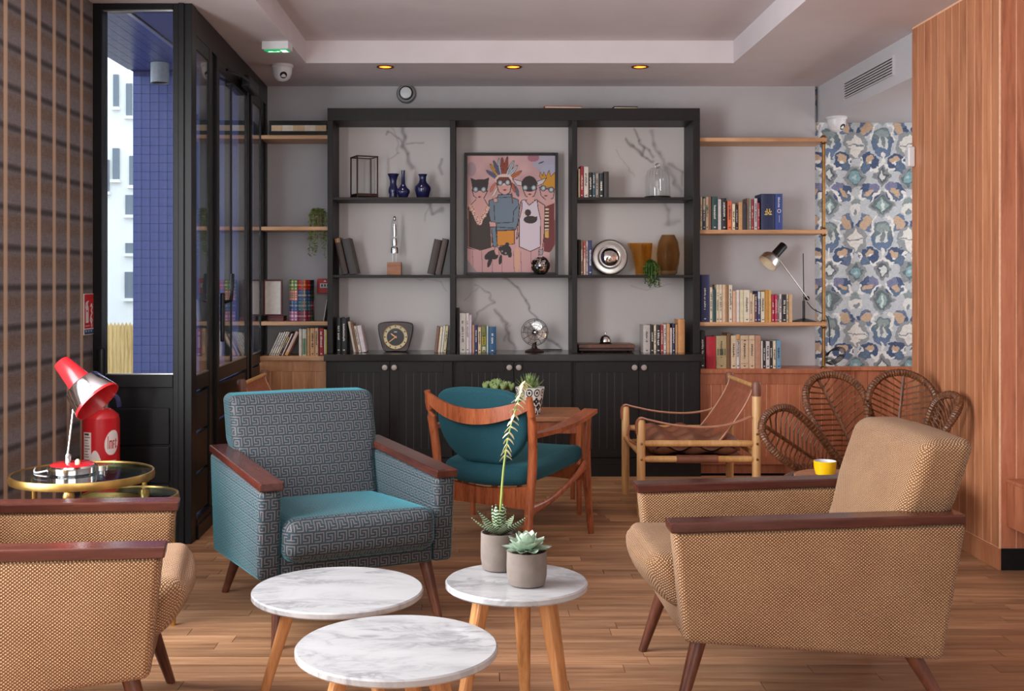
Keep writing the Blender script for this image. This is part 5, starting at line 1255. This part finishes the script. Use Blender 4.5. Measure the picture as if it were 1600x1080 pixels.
# ---- framed painting of four masked figures
yp_ = 7.50
x0, x1, zb, zt = X(725.5, yp_), X(872, yp_), SHB, Z(238.5, yp_)
t = thing('framed_picture', 'black framed painting of four masked figures in the middle bay', 'picture', ((x0 + x1) / 2, yp_, zb))
hw = (x1 - x0) / 2; h = zt - zb; fw = .019
for (a, b, c_, d) in ((-hw, -hw + fw, 0, h), (hw - fw, hw, 0, h), (-hw + fw, hw - fw, 0, fw), (-hw + fw, hw - fw, h - fw, h)): bx('frame_side', M['blackp'], a, b, 0, .03, c_, d, t, .002)
bx('backing', M['white'], -hw + fw, hw - fw, .014, .028, fw, h - fw, t)
def painting():
    cv = Canvas(76, 68, 806, 1034, 200, 264, (198, 158, 158))
    sk, ol, dk = (202, 156, 152), (44, 32, 36), (52, 42, 42)
    n = smooth_noise(cv.x, cv.y, 90, 40)[..., None]; cv.c = cv.c + (n - .5) * 26
    cv.ell(740, 130, 120, 70, (164, 166, 186), 0, .8); cv.ell(760, 220, 80, 80, (170, 174, 196), 0, .6); cv.ell(625, 85, 48, 34, (166, 108, 122)); cv.ell(690, 125, 26, 6, (70, 74, 100), -20); cv.ell(110, 180, 40, 60, (150, 136, 146), 0, .6)
    W2 = 3.2
    # figure 1 (cat-eared mask, black dress)
    cv.poly([(84, 500), (150, 430), (220, 430), (270, 520), (285, 820), (170, 860), (80, 830)], sk, 1, ol, W2)
    cv.poly([(88, 500), (110, 520), (160, 640), (240, 530), (262, 520), (272, 700), (276, 830), (180, 852), (90, 825)], (58, 50, 46))
    cv.poly([(116, 350), (130, 400), (172, 436), (215, 420), (245, 360)], sk, 1, ol, W2); cv.rect(150, 420, 212, 460, sk)
    cv.poly([(104, 252), (140, 266), (220, 264), (258, 248), (250, 320), (238, 366), (180, 350), (122, 366), (116, 320)], dk)
    # figure 4 (crown)
    cv.poly([(720, 490), (800, 455), (806, 830), (760, 870), (712, 860), (716, 600)], (112, 52, 50)); cv.poly([(676, 330), (690, 400), (735, 440), (790, 420), (800, 350)], sk, 1, ol, W2); cv.poly([(690, 445), (770, 425), (800, 460), (725, 490)], sk)
    cv.poly([(676, 240), (682, 205), (702, 236), (712, 205), (732, 240), (756, 190), (770, 240), (806, 205), (806, 345), (690, 320), (700, 270)], (206, 146, 46), 1, ol, 2)
    for k in range(9): cv.rect(722, 505 + k * 28, 752, 519 + k * 28, (224, 196, 170)); 
    for k in range(9): cv.rect(722, 519 + k * 28, 752, 533 + k * 28, dk)
    cv.poly([(716, 690), (756, 686), (756, 752), (720, 750)], (206, 160, 90), 1, ol, 2)
    # figure 2 (feather headdress, blue jumper)
    fc = [(92, 100, 130), (200, 150, 70), (86, 94, 124), (176, 180, 196), (150, 70, 44), (150, 70, 44), (176, 186, 190), (190, 190, 196), (196, 110, 60)]
    for k, (tx, ty) in enumerate(((236, 190), (268, 140), (296, 112), (338, 92), (366, 84), (410, 80), (462, 112), (492, 150), (526, 196))):
        bx_, by_ = 376, 292; mx, my = (tx + bx_) / 2, (ty + by_) / 2; L = math.hypot(tx - bx_, ty - by_); an = math.degrees(math.atan2(ty - by_, tx - bx_))
        cv.ell(mx + (tx - mx) * .25, my + (ty - my) * .25, L * .40, 17, ol, an); cv.ell(mx + (tx - mx) * .25, my + (ty - my) * .25, L * .38, 13.5, fc[k], an)
        cv.line([(bx_ + (tx - bx_) * .5, by_ + (ty - by_) * .5), (tx, ty)], 1.6, ol)
    for (a, b, an, c_) in ((288, 330, -60, (196, 110, 84)), (305, 372, -62, (210, 190, 180)), (480, 340, 60, (100, 110, 130)), (490, 366, 75, (90, 90, 110)), (458, 330, 70, (170, 90, 60))): cv.ell(a, b, 46, 13, ol, an); cv.ell(a, b, 43, 10, c_, an)
    cv.poly([(318, 300), (340, 370), (386, 398), (430, 375), (446, 300)], sk, 1, ol, W2); cv.ell(380, 268, 72, 48, (220, 196, 190)); cv.poly([(318, 270), (340, 246), (420, 246), (444, 280), (440, 318), (380, 296), (322, 320)], (112, 56, 42))
    cv.poly([(258, 440), (330, 412), (332, 392), (440, 388), (446, 412), (500, 432), (516, 560), (480, 680), (320, 690), (318, 640), (276, 640), (258, 560)], (104, 122, 140), 1, ol, W2)
    cv.line([(300, 480), (304, 600)], 3, ol); cv.line([(492, 490), (462, 530), (456, 620), (322, 626)], 3, ol); cv.line([(320, 660), (470, 668)], 3, ol); cv.line([(334, 416), (440, 412)], 2.4, ol)
    cv.poly([(256, 612), (312, 620), (320, 655), (264, 660)], sk, 1, ol, 2.4)
    cv.poly([(322, 690), (468, 686), (468, 800), (326, 816)], (200, 134, 54), 1, ol, 2.4); cv.poly([(276, 660), (312, 658), (326, 820), (294, 826)], (104, 122, 140), 1, ol, 2.4)
    cv.line([(446, 380), (452, 460)], 5, (110, 60, 44)); cv.poly([(290, 424), (322, 418), (332, 452), (300, 456)], sk, 1, ol, 2)
    # figure 3 (winged cap, white swimsuit with a duck)
    cv.poly([(520, 450), (590, 430), (660, 440), (720, 480), (716, 700), (700, 870), (672, 850), (680, 620), (520, 620), (500, 740), (486, 760), (505, 560)], sk, 1, ol, W2)
    cv.poly([(528, 440), (552, 432), (590, 480), (640, 440), (656, 432), (664, 500), (686, 600), (682, 824), (600, 862), (508, 822), (508, 600), (532, 500)], (204, 192, 204), 1, ol, W2)
    cv.poly([(536, 340), (560, 400), (596, 424), (632, 400), (654, 340)], sk, 1, ol, W2); cv.rect(574, 410, 634, 448, sk)
    cv.poly([(450, 260), (530, 282), (530, 318), (490, 312)], (206, 196, 200), 1, ol, 2.4); cv.poly([(736, 252), (656, 282), (662, 318), (704, 300)], (206, 196, 200), 1, ol, 2.4)
    cv.ell(592, 302, 64, 66, dk); cv.rect(530, 300, 656, 330, dk)
    cv.ell(580, 540, 26, 28, dk); cv.ell(600, 598, 56, 32, dk); cv.poly([(620, 580), (658, 570), (656, 606), (630, 620)], dk); cv.poly([(556, 534), (538, 540), (556, 552)], (206, 160, 90))
    # goggles, mouths
    for (a, b, c_, d, mx, my) in ((146, 348, 212, 348, 178, 410), (350, 292, 412, 290, 388, 352), (558, 334, 628, 334, 596, 388), (708, 338, 774, 350, 728, 400)):
        cv.line([(a, b), (c_, d)], 5, (54, 62, 78))
        for (u, v) in ((a, b), (c_, d)): cv.ell(u, v, 25, 25, (54, 62, 78)); cv.ell(u, v, 17, 18, (158, 168, 172)); cv.ell(u, v, 7, 8, (206, 210, 206))
        cv.ell(mx, my, 14, 6, (112, 34, 48))
    # flower garland
    rs = random.Random(5)
    for (u, v) in [(100 + i * 9, 480 + i * 17) for i in range(9)] + [(240 - i * 7, 500 + i * 16) for i in range(9)]:
        cv.ell(u + rs.uniform(-8, 8), v, 17, 15, (206, 164, 150)); cv.ell(u + rs.uniform(-6, 6), v + 4, 9, 8, (232, 206, 196)); cv.ell(u + rs.uniform(-12, 12), v - 4, 5, 5, (120, 60, 56))
    # legs and dark toy bear
    cv.poly([(88, 838), (180, 856), (276, 832), (330, 820), (468, 806), (505, 826), (600, 864), (684, 830), (700, 1034), (88, 1034)], (196, 152, 154))
    for a in (120, 196, 280, 360, 460, 520, 604, 668): cv.line([(a, 860), (a + 6, 1034)], 2, (120, 84, 92))
    cv.ell(490, 930, 22, 110, (206, 160, 136)); cv.poly([(806, 800), (760, 880), (770, 1034), (806, 1034)], (150, 140, 136)); cv.poly([(76, 930), (160, 1034), (76, 1034)], (150, 134, 140))
    bd = (46, 40, 42)
    cv.ell(268, 890, 56, 30, bd, -35); cv.ell(262, 950, 16, 46, bd, 20); cv.ell(352, 930, 14, 42, bd, 8); cv.ell(300, 900, 34, 28, bd); cv.ell(395, 850, 48, 44, bd); cv.ell(408, 802, 17, 16, bd); cv.ell(352, 838, 14, 20, bd); cv.ell(430, 886, 18, 26, bd); cv.ell(396, 876, 7, 7, (150, 150, 146)); cv.ell(366, 860, 7, 7, (150, 150, 146))
    cv.poly([(310, 820), (336, 830), (342, 890), (312, 890), (300, 860)], sk, 1, ol, 2.2); cv.poly([(672, 842), (708, 850), (700, 890), (674, 890)], (160, 150, 156), 1, ol, 2)
    return cv.mesh('painted_canvas', lambda a, b: np.stack([-hw + fw + (a - 76) / 730 * 2 * (hw - fw), np.full_like(a, .0125), h - fw - (b - 68) / 966 * (h - 2 * fw)], 1))
link('painted_canvas', painting(), M['print'], t)
# ---- mirror ball
ym = 7.36; rb = (X(859, ym) - X(829.5, ym)) / 2
t = thing('mirror_ball', 'small mirror ball in front of the framed painting', 'mirror ball', (X(844.5, ym), ym, SHB))
MB().lathe([(rb * .98 * math.sin(a), rb - rb * .98 * math.cos(a)) for a in np.linspace(0, PI, 13)], 20).build('ball_core', M['blackp'], t, smooth=True)
m = MB()
nl = 13
for i in range(nl):
    la = -PI / 2 + PI * (i + .5) / nl; nn = max(4, round(2 * PI * math.cos(la) * nl / PI))
    for k in range(nn):
        lo = 2 * PI * k / nn; nrm = Vector((math.cos(la) * math.cos(lo), math.cos(la) * math.sin(lo), math.sin(la))); s = rb * PI / nl * .43
        nj = (nrm + Vector((random.uniform(-.25, .25), random.uniform(-.25, .25), random.uniform(-.25, .25)))).normalized(); F3 = frame_from(nj); p = nrm * rb * 1.0 + Vector((0, 0, rb)) if False else nrm * rb * .985 + Vector((0, 0, rb))
        m.add([p + F3 @ Vector(v) for v in ((-s, -s, 0), (s, -s, 0), (s, s, 0), (-s, s, 0))], [(0, 1, 2, 3)])
tag(m.build('mirror_tiles', M['mirror'], t), kind='stuff')
# ---- glass cloche
yg = 7.43; r = (X(1048, yg) - X(1007, yg)) / 2
t = thing('glass_cloche', 'ribbed clear glass cloche on a dark base in the right bay', 'cloche', (X(1027.5, yg), yg, SHA))
hg = Z(256, yg) - SHA
MB().lathe([(r * 1.02, 0), (r * 1.04, .008), (r * .98, .016), (0, .016)], 40).build('dark_base', M['blackp'], t, smooth=True)
m = MB(); prof = [(r * .92, .0165), (r * .96, hg * .2), (r * .93, hg * .6), (r * .80, hg * .78), (r * .45, hg * .88), (r * .12, hg * .90)]
m.lathe(prof, 48, caps=False); m.build('glass_dome', M['cglass'], t, smooth=True)
for k in range(20):
    a = 2 * PI * k / 20; MB().tube([(p[0] * math.cos(a), p[0] * math.sin(a), p[1]) for p in prof[:5]], .0016, 5).build('glass_rib', M['cglass'], t, smooth=True)
MB().tube([(.014 * math.cos(a), 0, hg * .945 + .014 * math.sin(a)) for a in np.linspace(0, 2 * PI, 17)[:-1]], .004, 6, closed=True).build('ring_handle', M['steel'], t, smooth=True)
# ---- round silver mirror plate
yv = 7.46; rv = (X(981, yv) - X(925, yv)) / 2
t = thing('round_mirror', 'round domed silver mirror in a wide ringed metal frame', 'mirror', (X(953, yv), yv, SHB)); t.rotation_euler = (R(-8), 0, 0)
MB().lathe([(rv, 0), (rv, .012), (rv * .95, .018), (rv * .88, .010), (rv * .70, .012), (rv * .62, .022), (rv * .58, .014)], 56, Mf, (0, 0, rv), caps=False).build('metal_frame', M['steel'], t, smooth=True)
MB().lathe([(rv * .60, .006), (rv * .5, .024), (rv * .3, .036), (0, .042)], 48, Mf, (0, 0, rv)).build('convex_mirror', M['mirror'], t, smooth=True)
MB().lathe([(rv * .60, .012), (rv * .60, .024), (rv * .565, .024), (rv * .565, .012)], 48, Mf, (0, 0, rv), caps=False).build('inner_ring', M['chrome'], t, smooth=True)
# ---- amber pitcher and vase
ya = 7.45; r = .072
t = thing('glass_pitcher', 'amber glass pitcher with a pointed spout behind the small trailing plant', 'pitcher', (X(1004, ya), ya, SHB)); hp = Z(380, ya) - SHB
m = MB(); prof = [(.042, 0), (.048, .004), (.052, hp * .3), (.062, hp * .7), (.066, hp), (.063, hp), (.058, hp * .7), (.047, hp * .3), (.040, .010), (0, .009)]; m.lathe(prof, 36)
m.v = [((x - .035 * max(0, (-x / .066 - .8) / .2) * max(0, (z / hp - .6) / .4)), y, z) for (x, y, z) in m.v]; m.build('pitcher_body', M['amber'], t, smooth=True)
t = thing('glass_vase', 'tall smoky amber ovoid glass vase in the right bay', 'vase', (X(1044, ya), ya, SHB)); hv = Z(367, ya) - SHB
MB().lathe([(.045, 0), (.058, .01), (.072, hv * .3), (.077, hv * .52), (.066, hv * .82), (.042, hv), (.039, hv), (.062, hv * .80), (.072, hv * .52), (.066, hv * .3), (.05, .03), (0, .028)], 44).build('vase_body', M['smoke'], t, smooth=True)
# ---- cobalt vases, lantern
yc = 7.43
def vase(label, px, prof, yc=7.43):
    t = thing('vase', label, 'vase', (X(px, yc), yc, SHA), group='cobalt vases'); s = yc / FPX
    MB().lathe([(r_ * s, z_ * s) for r_, z_ in prof], 36).build('vase_body', M['cobalt'], t, smooth=True)
vase('cobalt blue vase with flared trumpet mouth beside the lantern', 614.5, [(5, 0), (7, 1), (6, 7), (7.5, 11), (7.2, 16), (5.2, 22), (5.2, 28), (7, 34), (9.4, 39), (8.6, 39), (6, 33), (0, 28)])
vase('cobalt blue bottle vase with a tall thin neck', 630, [(6, 0), (7, 1), (10.5, 9), (10, 13), (6, 17), (3.2, 22), (2.6, 36), (3.1, 43.5), (2.2, 43.5), (1.8, 36), (0, 30)], 7.37)
vase('cobalt blue shouldered vase with faceted body, standing apart', 660.5, [(8, 0), (9, 1), (13, 15), (12.4, 19), (7, 25), (5.2, 29), (5.6, 35), (7.4, 38.5), (6.4, 38.5), (4.4, 34), (0, 28)])
xl0, xl1 = X(547.5, yc), X(590.5, yc)
t = thing('lantern', 'dark bronze open-sided metal frame lantern on the left bay top shelf', 'lantern', ((xl0 + xl1) / 2, yc, SHA), R(24)); hl = Z(245, yc) - SHA; s = (xl1 - xl0) / 2 * .76
for a in (-1, 1):
    for b in (-1, 1):
        bx('post', M['bronze'], a * s - .004, a * s + .004, b * s - .004, b * s + .004, 0, hl, t)
    for z in (.012, hl - .008):
        bx('bar', M['bronze'], -s, s, a * s - .004, a * s + .004, z, z + .008, t); bx('bar', M['bronze'], a * s - .004, a * s + .004, -s, s, z, z + .008, t)
bx('tray', M['bronze'], -s, s, -s, s, .012, .032, t)
for a in (-1, 1): bx('pane', M['cglass'], -s + .004, s - .004, a * s - .001, a * s + .001, .032, hl - .008, t)
# ---- glass tube on wood block
yt_ = 7.44; xt_ = X(616.5, yt_)
t = thing('vacuum_tube', 'large antique glass vacuum tube standing on a wooden block', 'ornament', (xt_, yt_, SHB)); q2 = lambda py: Z(py, yt_) - SHB
hb = q2(410); s = .046
bx('wood_block', wood('cherry_block', C(120, 74, 48), C(156, 100, 66), C(180, 124, 86), 0, .5), -s, s, -s, s, 0, hb, t, .002)
for a in (-.012, .012): MB().tube([(a, 0, hb), (a, 0, q2(395))], .003, 8).build('pin', M['steel'], t, smooth=True)
MB().lathe([(.025, q2(396)), (.026, q2(394)), (.026, q2(388)), (.022, q2(386))], 24).build('tube_collar', M['chrome'], t, smooth=True)
MB().lathe([(.022, q2(387)), (.030, q2(380)), (.031, q2(372)), (.024, q2(364)), (.026, q2(356)), (.028, q2(350)), (.018, q2(345)), (.007, q2(341)), (0, q2(338))], 32).build('glass_bulb', M['cglass'], t, smooth=True)
for (za, zb, r_) in ((384, 372, .017), (370, 350, .012)): MB().lathe([(r_, q2(za)), (r_ * 1.1, q2((za + zb) / 2)), (r_ * .8, q2(zb))], 16).build('anode', M['chrome'], t, smooth=True)
MB().lathe([(.006, q2(345)), (.009, q2(343)), (.009, q2(340)), (.004, q2(338))], 14).build('tip_cap', M['steel'], t, smooth=True)

# ---- left shelves: crate, tartan tin, frame, red box, alarm, folded card
yc2 = 7.36; x0, x1 = X(420.5, yc2) , -1.004
t = thing('slatted_crate', 'long shallow dark-framed crate with pale canvas panels on the top left shelf', 'crate', ((x0 + x1) / 2, yc2, ZL[0])); hw = (x1 - x0) / 2; hc = Z(188.5, yc2) - ZL[0]
for z in (.0, hc - .03): bx('rail', M['black'], -hw, hw, 0, .02, z, z + .03, t, .002); bx('rail', M['black'], -hw, hw, .18, .20, z, z + .03, t, .002)
for a in (-hw, hw - .012): bx('end_board', M['black'], a, a + .012, .02, .18, 0, hc, t)
bx('bottom_board', M['bronze'], -hw + .012, hw - .012, .02, .18, 0, .008, t)
cv_m = plain('canvas_panel', C(196, 166, 132), .9); cv_l = plain('linen_panel', C(212, 196, 178), .9)
n = 5
for k in range(n): bx('canvas_panel', cv_l if k % 2 else cv_m, -hw + .014 + (2 * hw - .028) * k / n, -hw + .014 + (2 * hw - .028) * (k + 1) / n - .001, .004, .012, .03, hc - .03, t)
yt3 = 7.45; r3 = (X(491, yt3) - X(452.5, yt3)) / 2; h3 = Z(437.5, yt3) - ZL[2]
t = thing('tartan_tin', 'tall round tin covered in colourful tartan patchwork', 'tin', (X(471.7, yt3), yt3, ZL[2]))
def tartan():
    cv = Canvas(-180, 0, 180, 100, 260, 130, (40, 44, 48)); rs = random.Random(8)
    pal = [((176, 186, 80), (60, 70, 40), (220, 220, 200)), ((196, 48, 40), (110, 24, 30), (224, 176, 60)), ((44, 54, 70), (20, 24, 36), (90, 120, 110)), ((64, 140, 128), (30, 50, 80), (214, 120, 110)), ((214, 150, 180), (120, 60, 90), (230, 220, 220)), ((70, 110, 170), (30, 40, 80), (220, 200, 90)), ((150, 40, 70), (60, 20, 40), (230, 190, 190)), ((206, 186, 150), (180, 60, 50), (40, 50, 70)), ((50, 90, 60), (20, 40, 30), (190, 60, 50))]
    fix = {(3, 0): 0, (4, 0): 1, (5, 0): 2, (3, 1): 7, (4, 1): 5, (5, 1): 8, (3, 2): 5, (4, 2): 3, (5, 2): 6, (3, 3): 4, (4, 3): 6, (5, 3): 8}
    for i in range(7):
        for j in range(4):
            a, b, c_ = pal[fix.get((i + 1, j), rs.randrange(9))]; x0, y0 = -196 + i * 62, j * 25.2; cv.rect(x0, y0, x0 + 62, y0 + 25.2, b); cv.rect(x0 + 4, y0 + 1.6, x0 + 58, y0 + 23.4, a)
            for f, w_, al in ((.3, 2.2, .75), (.5, .9, .9), (.7, 2.2, .75)):
                cc = c_ if f == .5 else b
                cv.rect(x0 + 62 * f - w_ * 1.9, y0, x0 + 62 * f + w_ * 1.9, y0 + 25, cc, al); cv.rect(x0, y0 + 25 * f - w_, x0 + 62, y0 + 25 * f + w_, cc, al * .8)
    def f(a, b):
        th = np.radians(a); return np.stack([(r3 + .0006) * np.sin(th), -(r3 + .0006) * np.cos(th), h3 - (h3 - .002) * b / 100], 1)
    return cv.mesh('tartan_wrap', f)
MB().lathe([(0, .0005), (r3, .001), (r3, h3 - .002), (r3 - .004, h3), (0, h3 - .001)], 44).build('tin_body', M['case'], t, smooth=True)
link('tartan_wrap', tartan(), M['printgloss'], t)
yx = 7.40; x0, x1 = X(419, yx), X(443, yx)
t = thing('keepsake_box', 'dark red flat box under the small white framed picture', 'box', ((x0 + x1) / 2, yx, ZL[2])); hw = (x1 - x0) / 2; M['burg'] = plain('burgundy_board', C(96, 40, 44), .5)
bx('box_base', M['burg'], -hw, hw, 0, .12, 0, .024, t, .002); bx('box_lid', M['burg'], -hw - .002, hw + .002, -.002, .122, .024, .034, t, .003)
x1 = X(439.5, yx); x0 = -1.448; zf = ZL[2] + .0345; hf = Z(437, yx) - zf
t = thing('photo_frame', 'small burgundy picture frame with a blank white sheet on the left shelf', 'picture', ((x0 + x1) / 2, yx + .04, zf)); hw = (x1 - x0) / 2 - .001
for (a, b, c_, d) in ((-hw, -hw + .01, 0, hf), (hw - .01, hw, 0, hf), (-hw + .01, hw - .01, 0, .01), (-hw + .01, hw - .01, hf - .01, hf)): bx('frame_side', M['burg'], a, b, 0, .018, c_, d, t, .001)
bx('white_sheet', M['inkl'], -hw + .01, hw - .01, .006, .014, .01, hf - .01, t)
yal = YB
t = thing('fire_call_point', 'red fire alarm box on the wall behind the tartan tin', 'alarm', (X(509, yal), yal, Z(447, yal)))
bx('alarm_body', M['red'], -.052, .052, -.04, -.001, -.05, .05, t, .004); bx('press_plate', M['white'], -.034, .034, -.042, -.04, -.012, .018, t)
for k in range(3): bx('plate_mark', M['inkd'], -.024 + k * .019, -.014 + k * .019, -.0432, -.042, -.004, .012, t)
m = MB(); m.prism([(-.010, .028), (0, .042), (.010, .028)], -.0412, -.0402); m.build('triangle_mark', M['inkl'], t)
yy = 7.36; t = thing('white_card', 'white card leaning against the dark bookcase side on the tartan tin shelf', 'card', (X(505, yy), yy, ZL[2])); t.rotation_euler = (0, R(9), 0)
bx('card_sheet', M['inkl'], 0, .003, 0, .15, .001, .145, t)

# ================================================================== PLANTS
def leaf_mesh(name, L, w, th, curl=0.3, tip=1.0, n=6, cup=.3):
    """leaf along +y from the origin, bending upward"""
    m = MB(); vs = []; fs = []
    for i in range(n + 1):
        a = i / n; wd = w * (math.sin(PI * (a ** .8) * .92 + .16)) if a < 1 else 0.0
        wd = max(wd, .0006); y = L * a * math.cos(curl * a * .6); z = L * math.sin(curl * a) * a * .7; t_ = th * (1 - a * .8)
        vs += [(-wd, y, z + cup * wd), (0, y, z - t_), (wd, y, z + cup * wd), (0, y, z + t_ * .35)]
    for i in range(n):
        b = i * 4; e = b + 4
        fs += [(b + k, b + (k + 1) % 4, e + (k + 1) % 4, e + k) for k in range(4)]
    fs += [(3, 2, 1, 0), (n * 4, n * 4 + 1, n * 4 + 2, n * 4 + 3)]
    return m.add(vs, fs).mesh(name, True, ang=70)
def pot(t, r, h, mat, lip=.004):
    MB().lathe([(r * .80, 0), (r * .9, .004), (r * .99, h * .3), (r, h * .55), (r * .985, h), (r * .985 - lip, h), (r * .97 - lip, h * .88), (0, h * .86)], 44).build('pot', mat, t, smooth=True)
    MB().lathe([(0, h * .90), (r - lip - .001, h * .88)][::-1], 24).build('soil', M['soil'], t)
t = thing('potted_succulent', 'grey pot with a pale green rosette succulent, front one on the marble table', 'plant', (.126, 3.105, .4105))
pot(t, .056, .094, M['concrete'])
lm = [leaf_mesh('rosette_leaf', L, w, .004, c_, cup=.45) for L, w, c_ in ((.072, .021, .25), (.062, .02, .55), (.050, .018, .9), (.036, .013, 1.25), (.022, .009, 1.45))]
for ring_, (cnt, tilt, off) in enumerate(((9, 2, 0), (8, 12, 22), (8, 24, 5), (6, 40, 30), (4, 60, 10))):
    for k in range(cnt): link('leaf', lm[ring_], M['rosette'], t, loc=(0, 0, .090 + .006 * ring_), rot=(R(tilt + random.uniform(-4, 4)), 0, R(360 * k / cnt + off + random.uniform(-6, 6))))
t = thing('potted_succulent', 'grey pot with striped spiky succulent and tall flower stalk on marble table', 'plant', (.052, 3.27, .4105))
pot(t, .054, .108, M['concrete'])
lm2 = [leaf_mesh('striped_leaf', .096, .0145, .006, .35), leaf_mesh('striped_leaf', .08, .016, .006, .7)]
for k in range(8): link('leaf', lm2[0], M['zebra'], t, loc=(0, 0, .102), rot=(R(16 + random.uniform(-6, 8)), 0, R(45 * k + 12 + random.uniform(-8, 8))))
for k in range(6): link('leaf', lm2[1], M['zebra'], t, loc=(0, 0, .108), rot=(R(50), 0, R(60 * k + 30)))
SP = spline([(.0, .0, .10), (.006, 0, .20), (.014, 0, .30), (.030, 0, .40), (.058, -.01, .50), (.075, -.01, .55)], 6)
sk_ = MB().tube(SP, [.0042 - .003 * i / len(SP) for i in range(len(SP))], 8).build('flower_stalk', M['stalk'], t, smooth=True)
bud = leaf_mesh('flower_bud', .028, .0048, .0045, -.3, cup=0)
for i in range(14, len(SP)):
    for s in (-1, 1): link('flower_bud', bud, M['bud'], sk_, loc=SP[i], rot=(R(-35 + random.uniform(-20, 20)), 0, R(90 * -s + random.uniform(-50, 50))))
# on the teak table
t = thing('potted_succulent', 'black and white patterned pot with a spiky green succulent on the teak table', 'plant', (X(828, 6.1), 6.1, .5255))
rp, hp = .079, .15
MB().lathe([(rp * .66, 0), (rp * .7, .004), (rp, hp), (rp * .93, hp), (rp * .9, hp * .86), (0, hp * .85)], 40).build('pot', M['white'], t, smooth=True)
def potprint():
    cv = Canvas(-180, 0, 180, 100, 300, 110, (226, 222, 214)); k_ = (26, 24, 24)
    for i in range(11):
        c_ = -180 + i * 33 + 10
        cv.ell(c_, 18, 14, 15, k_); cv.ell(c_, 18, 9.5, 10.5, (226, 222, 214)); cv.ell(c_, 18, 5, 5.5, k_)
        for (dx, dy) in ((0, 42), (-9, 50), (9, 50), (0, 58), (16, 66), (8, 72), (24, 72), (16, 80)): cv.ell(c_ + dx, dy, 6.6, 6, k_)
        cv.rect(c_ - 12, 86, c_ + 12, 100, k_); cv.ell(c_, 90, 5, 4, (226, 222, 214))
    def f(a, b):
        th = np.radians(a); rr_ = rp * (.7 + .3 * (1 - b / 100)) + .0008; return np.stack([rr_ * np.sin(th), -rr_ * np.cos(th), .005 + (hp - .006) * (1 - b / 100)], 1)
    return cv.mesh('pot_pattern', f)
link('pot_pattern', potprint(), M['print'], t)
lm3 = leaf_mesh('spiky_leaf', .10, .0095, .004, .35, cup=.2)
for ring_, (cnt, tilt) in enumerate(((10, 22), (10, 42), (8, 60), (5, 76))):
    for k in range(cnt): link('leaf', lm3, M['spiky'], t, loc=(0, 0, hp * .86), rot=(R(tilt + random.uniform(-7, 7)), 0, R(360 * k / cnt + 17 * ring_)))
yq = 6.2
t = thing('potted_succulent', 'round pale green succulent seen above the teal chair back', 'plant', (X(777, yq), yq, .5255))
pot(t, .07, .13, M['concrete'])
lm4 = leaf_mesh('plump_leaf', .042, .012, .005, .8, cup=.4)
for j in range(16):
    a = 2.399 * j; rr_ = .088 * math.sqrt(j / 16)
    for k in range(6): link('leaf', lm4, M['spiky'], t, loc=(rr_ * math.cos(a), rr_ * math.sin(a), .15 - rr_ * .3), rot=(R(35), 0, R(60 * k + j * 20)))
# trailing plants
def trailing(label, loc, n, length, pr, ph, mat, spread, front=True, lw=.007):
    t = thing('trailing_plant', label, 'plant', loc); pot(t, pr, ph, M['concrete'])
    lf = leaf_mesh('small_leaf', lw * 2.6, lw, .0015, .3, n=3)
    base = [tuple(v.co) for v in lf.vertices]; bf = [tuple(p.vertices) for p in lf.polygons]
    for k in range(n):
        a = -PI / 2 + random.uniform(-1, 1) * (1.3 if front else PI); L = length * random.uniform(.35, 1.0); ro = pr + random.uniform(.008, spread)
        P = spline([(0, 0, ph), (pr * .6 * math.cos(a), pr * .6 * math.sin(a), ph + .03), (ro * math.cos(a), ro * math.sin(a), ph), (ro * math.cos(a) * 1.05, ro * math.sin(a) * 1.05, ph - L * .5), (ro * math.cos(a) * 1.05 + random.uniform(-.01, .01), ro * math.sin(a) * 1.05, ph - L)], 5)
        st = MB().tube(P, .0013, 4).build('vine', M['stalk'], t, smooth=True); m = MB()
        for p in P[3:]:
            for s in range(2):
                Mx = Matrix.Translation(p + Vector((random.uniform(-.006, .006), random.uniform(-.006, .006), random.uniform(-.008, .008)))) @ ROT(random.uniform(0, 6.28), 4, 'Z') @ ROT(random.uniform(-1.2, .4), 4, 'X')
                m.add([Mx @ Vector(v) for v in base], bf)
        tag(m.build('vine_leaves', mat, st, smooth=True), kind='stuff')
trailing('trailing green plant hanging off the left wall shelf', (X(499, 7.40), 7.40, ZL[1]), 13, .30, .036, .085, M['ivy'], .03)
trailing('small dark green trailing plant in front of the amber pitcher', (X(1016, 7.335), 7.335, SHB), 30, .14, .024, .06, M['ivyd'], .04, lw=.0052)
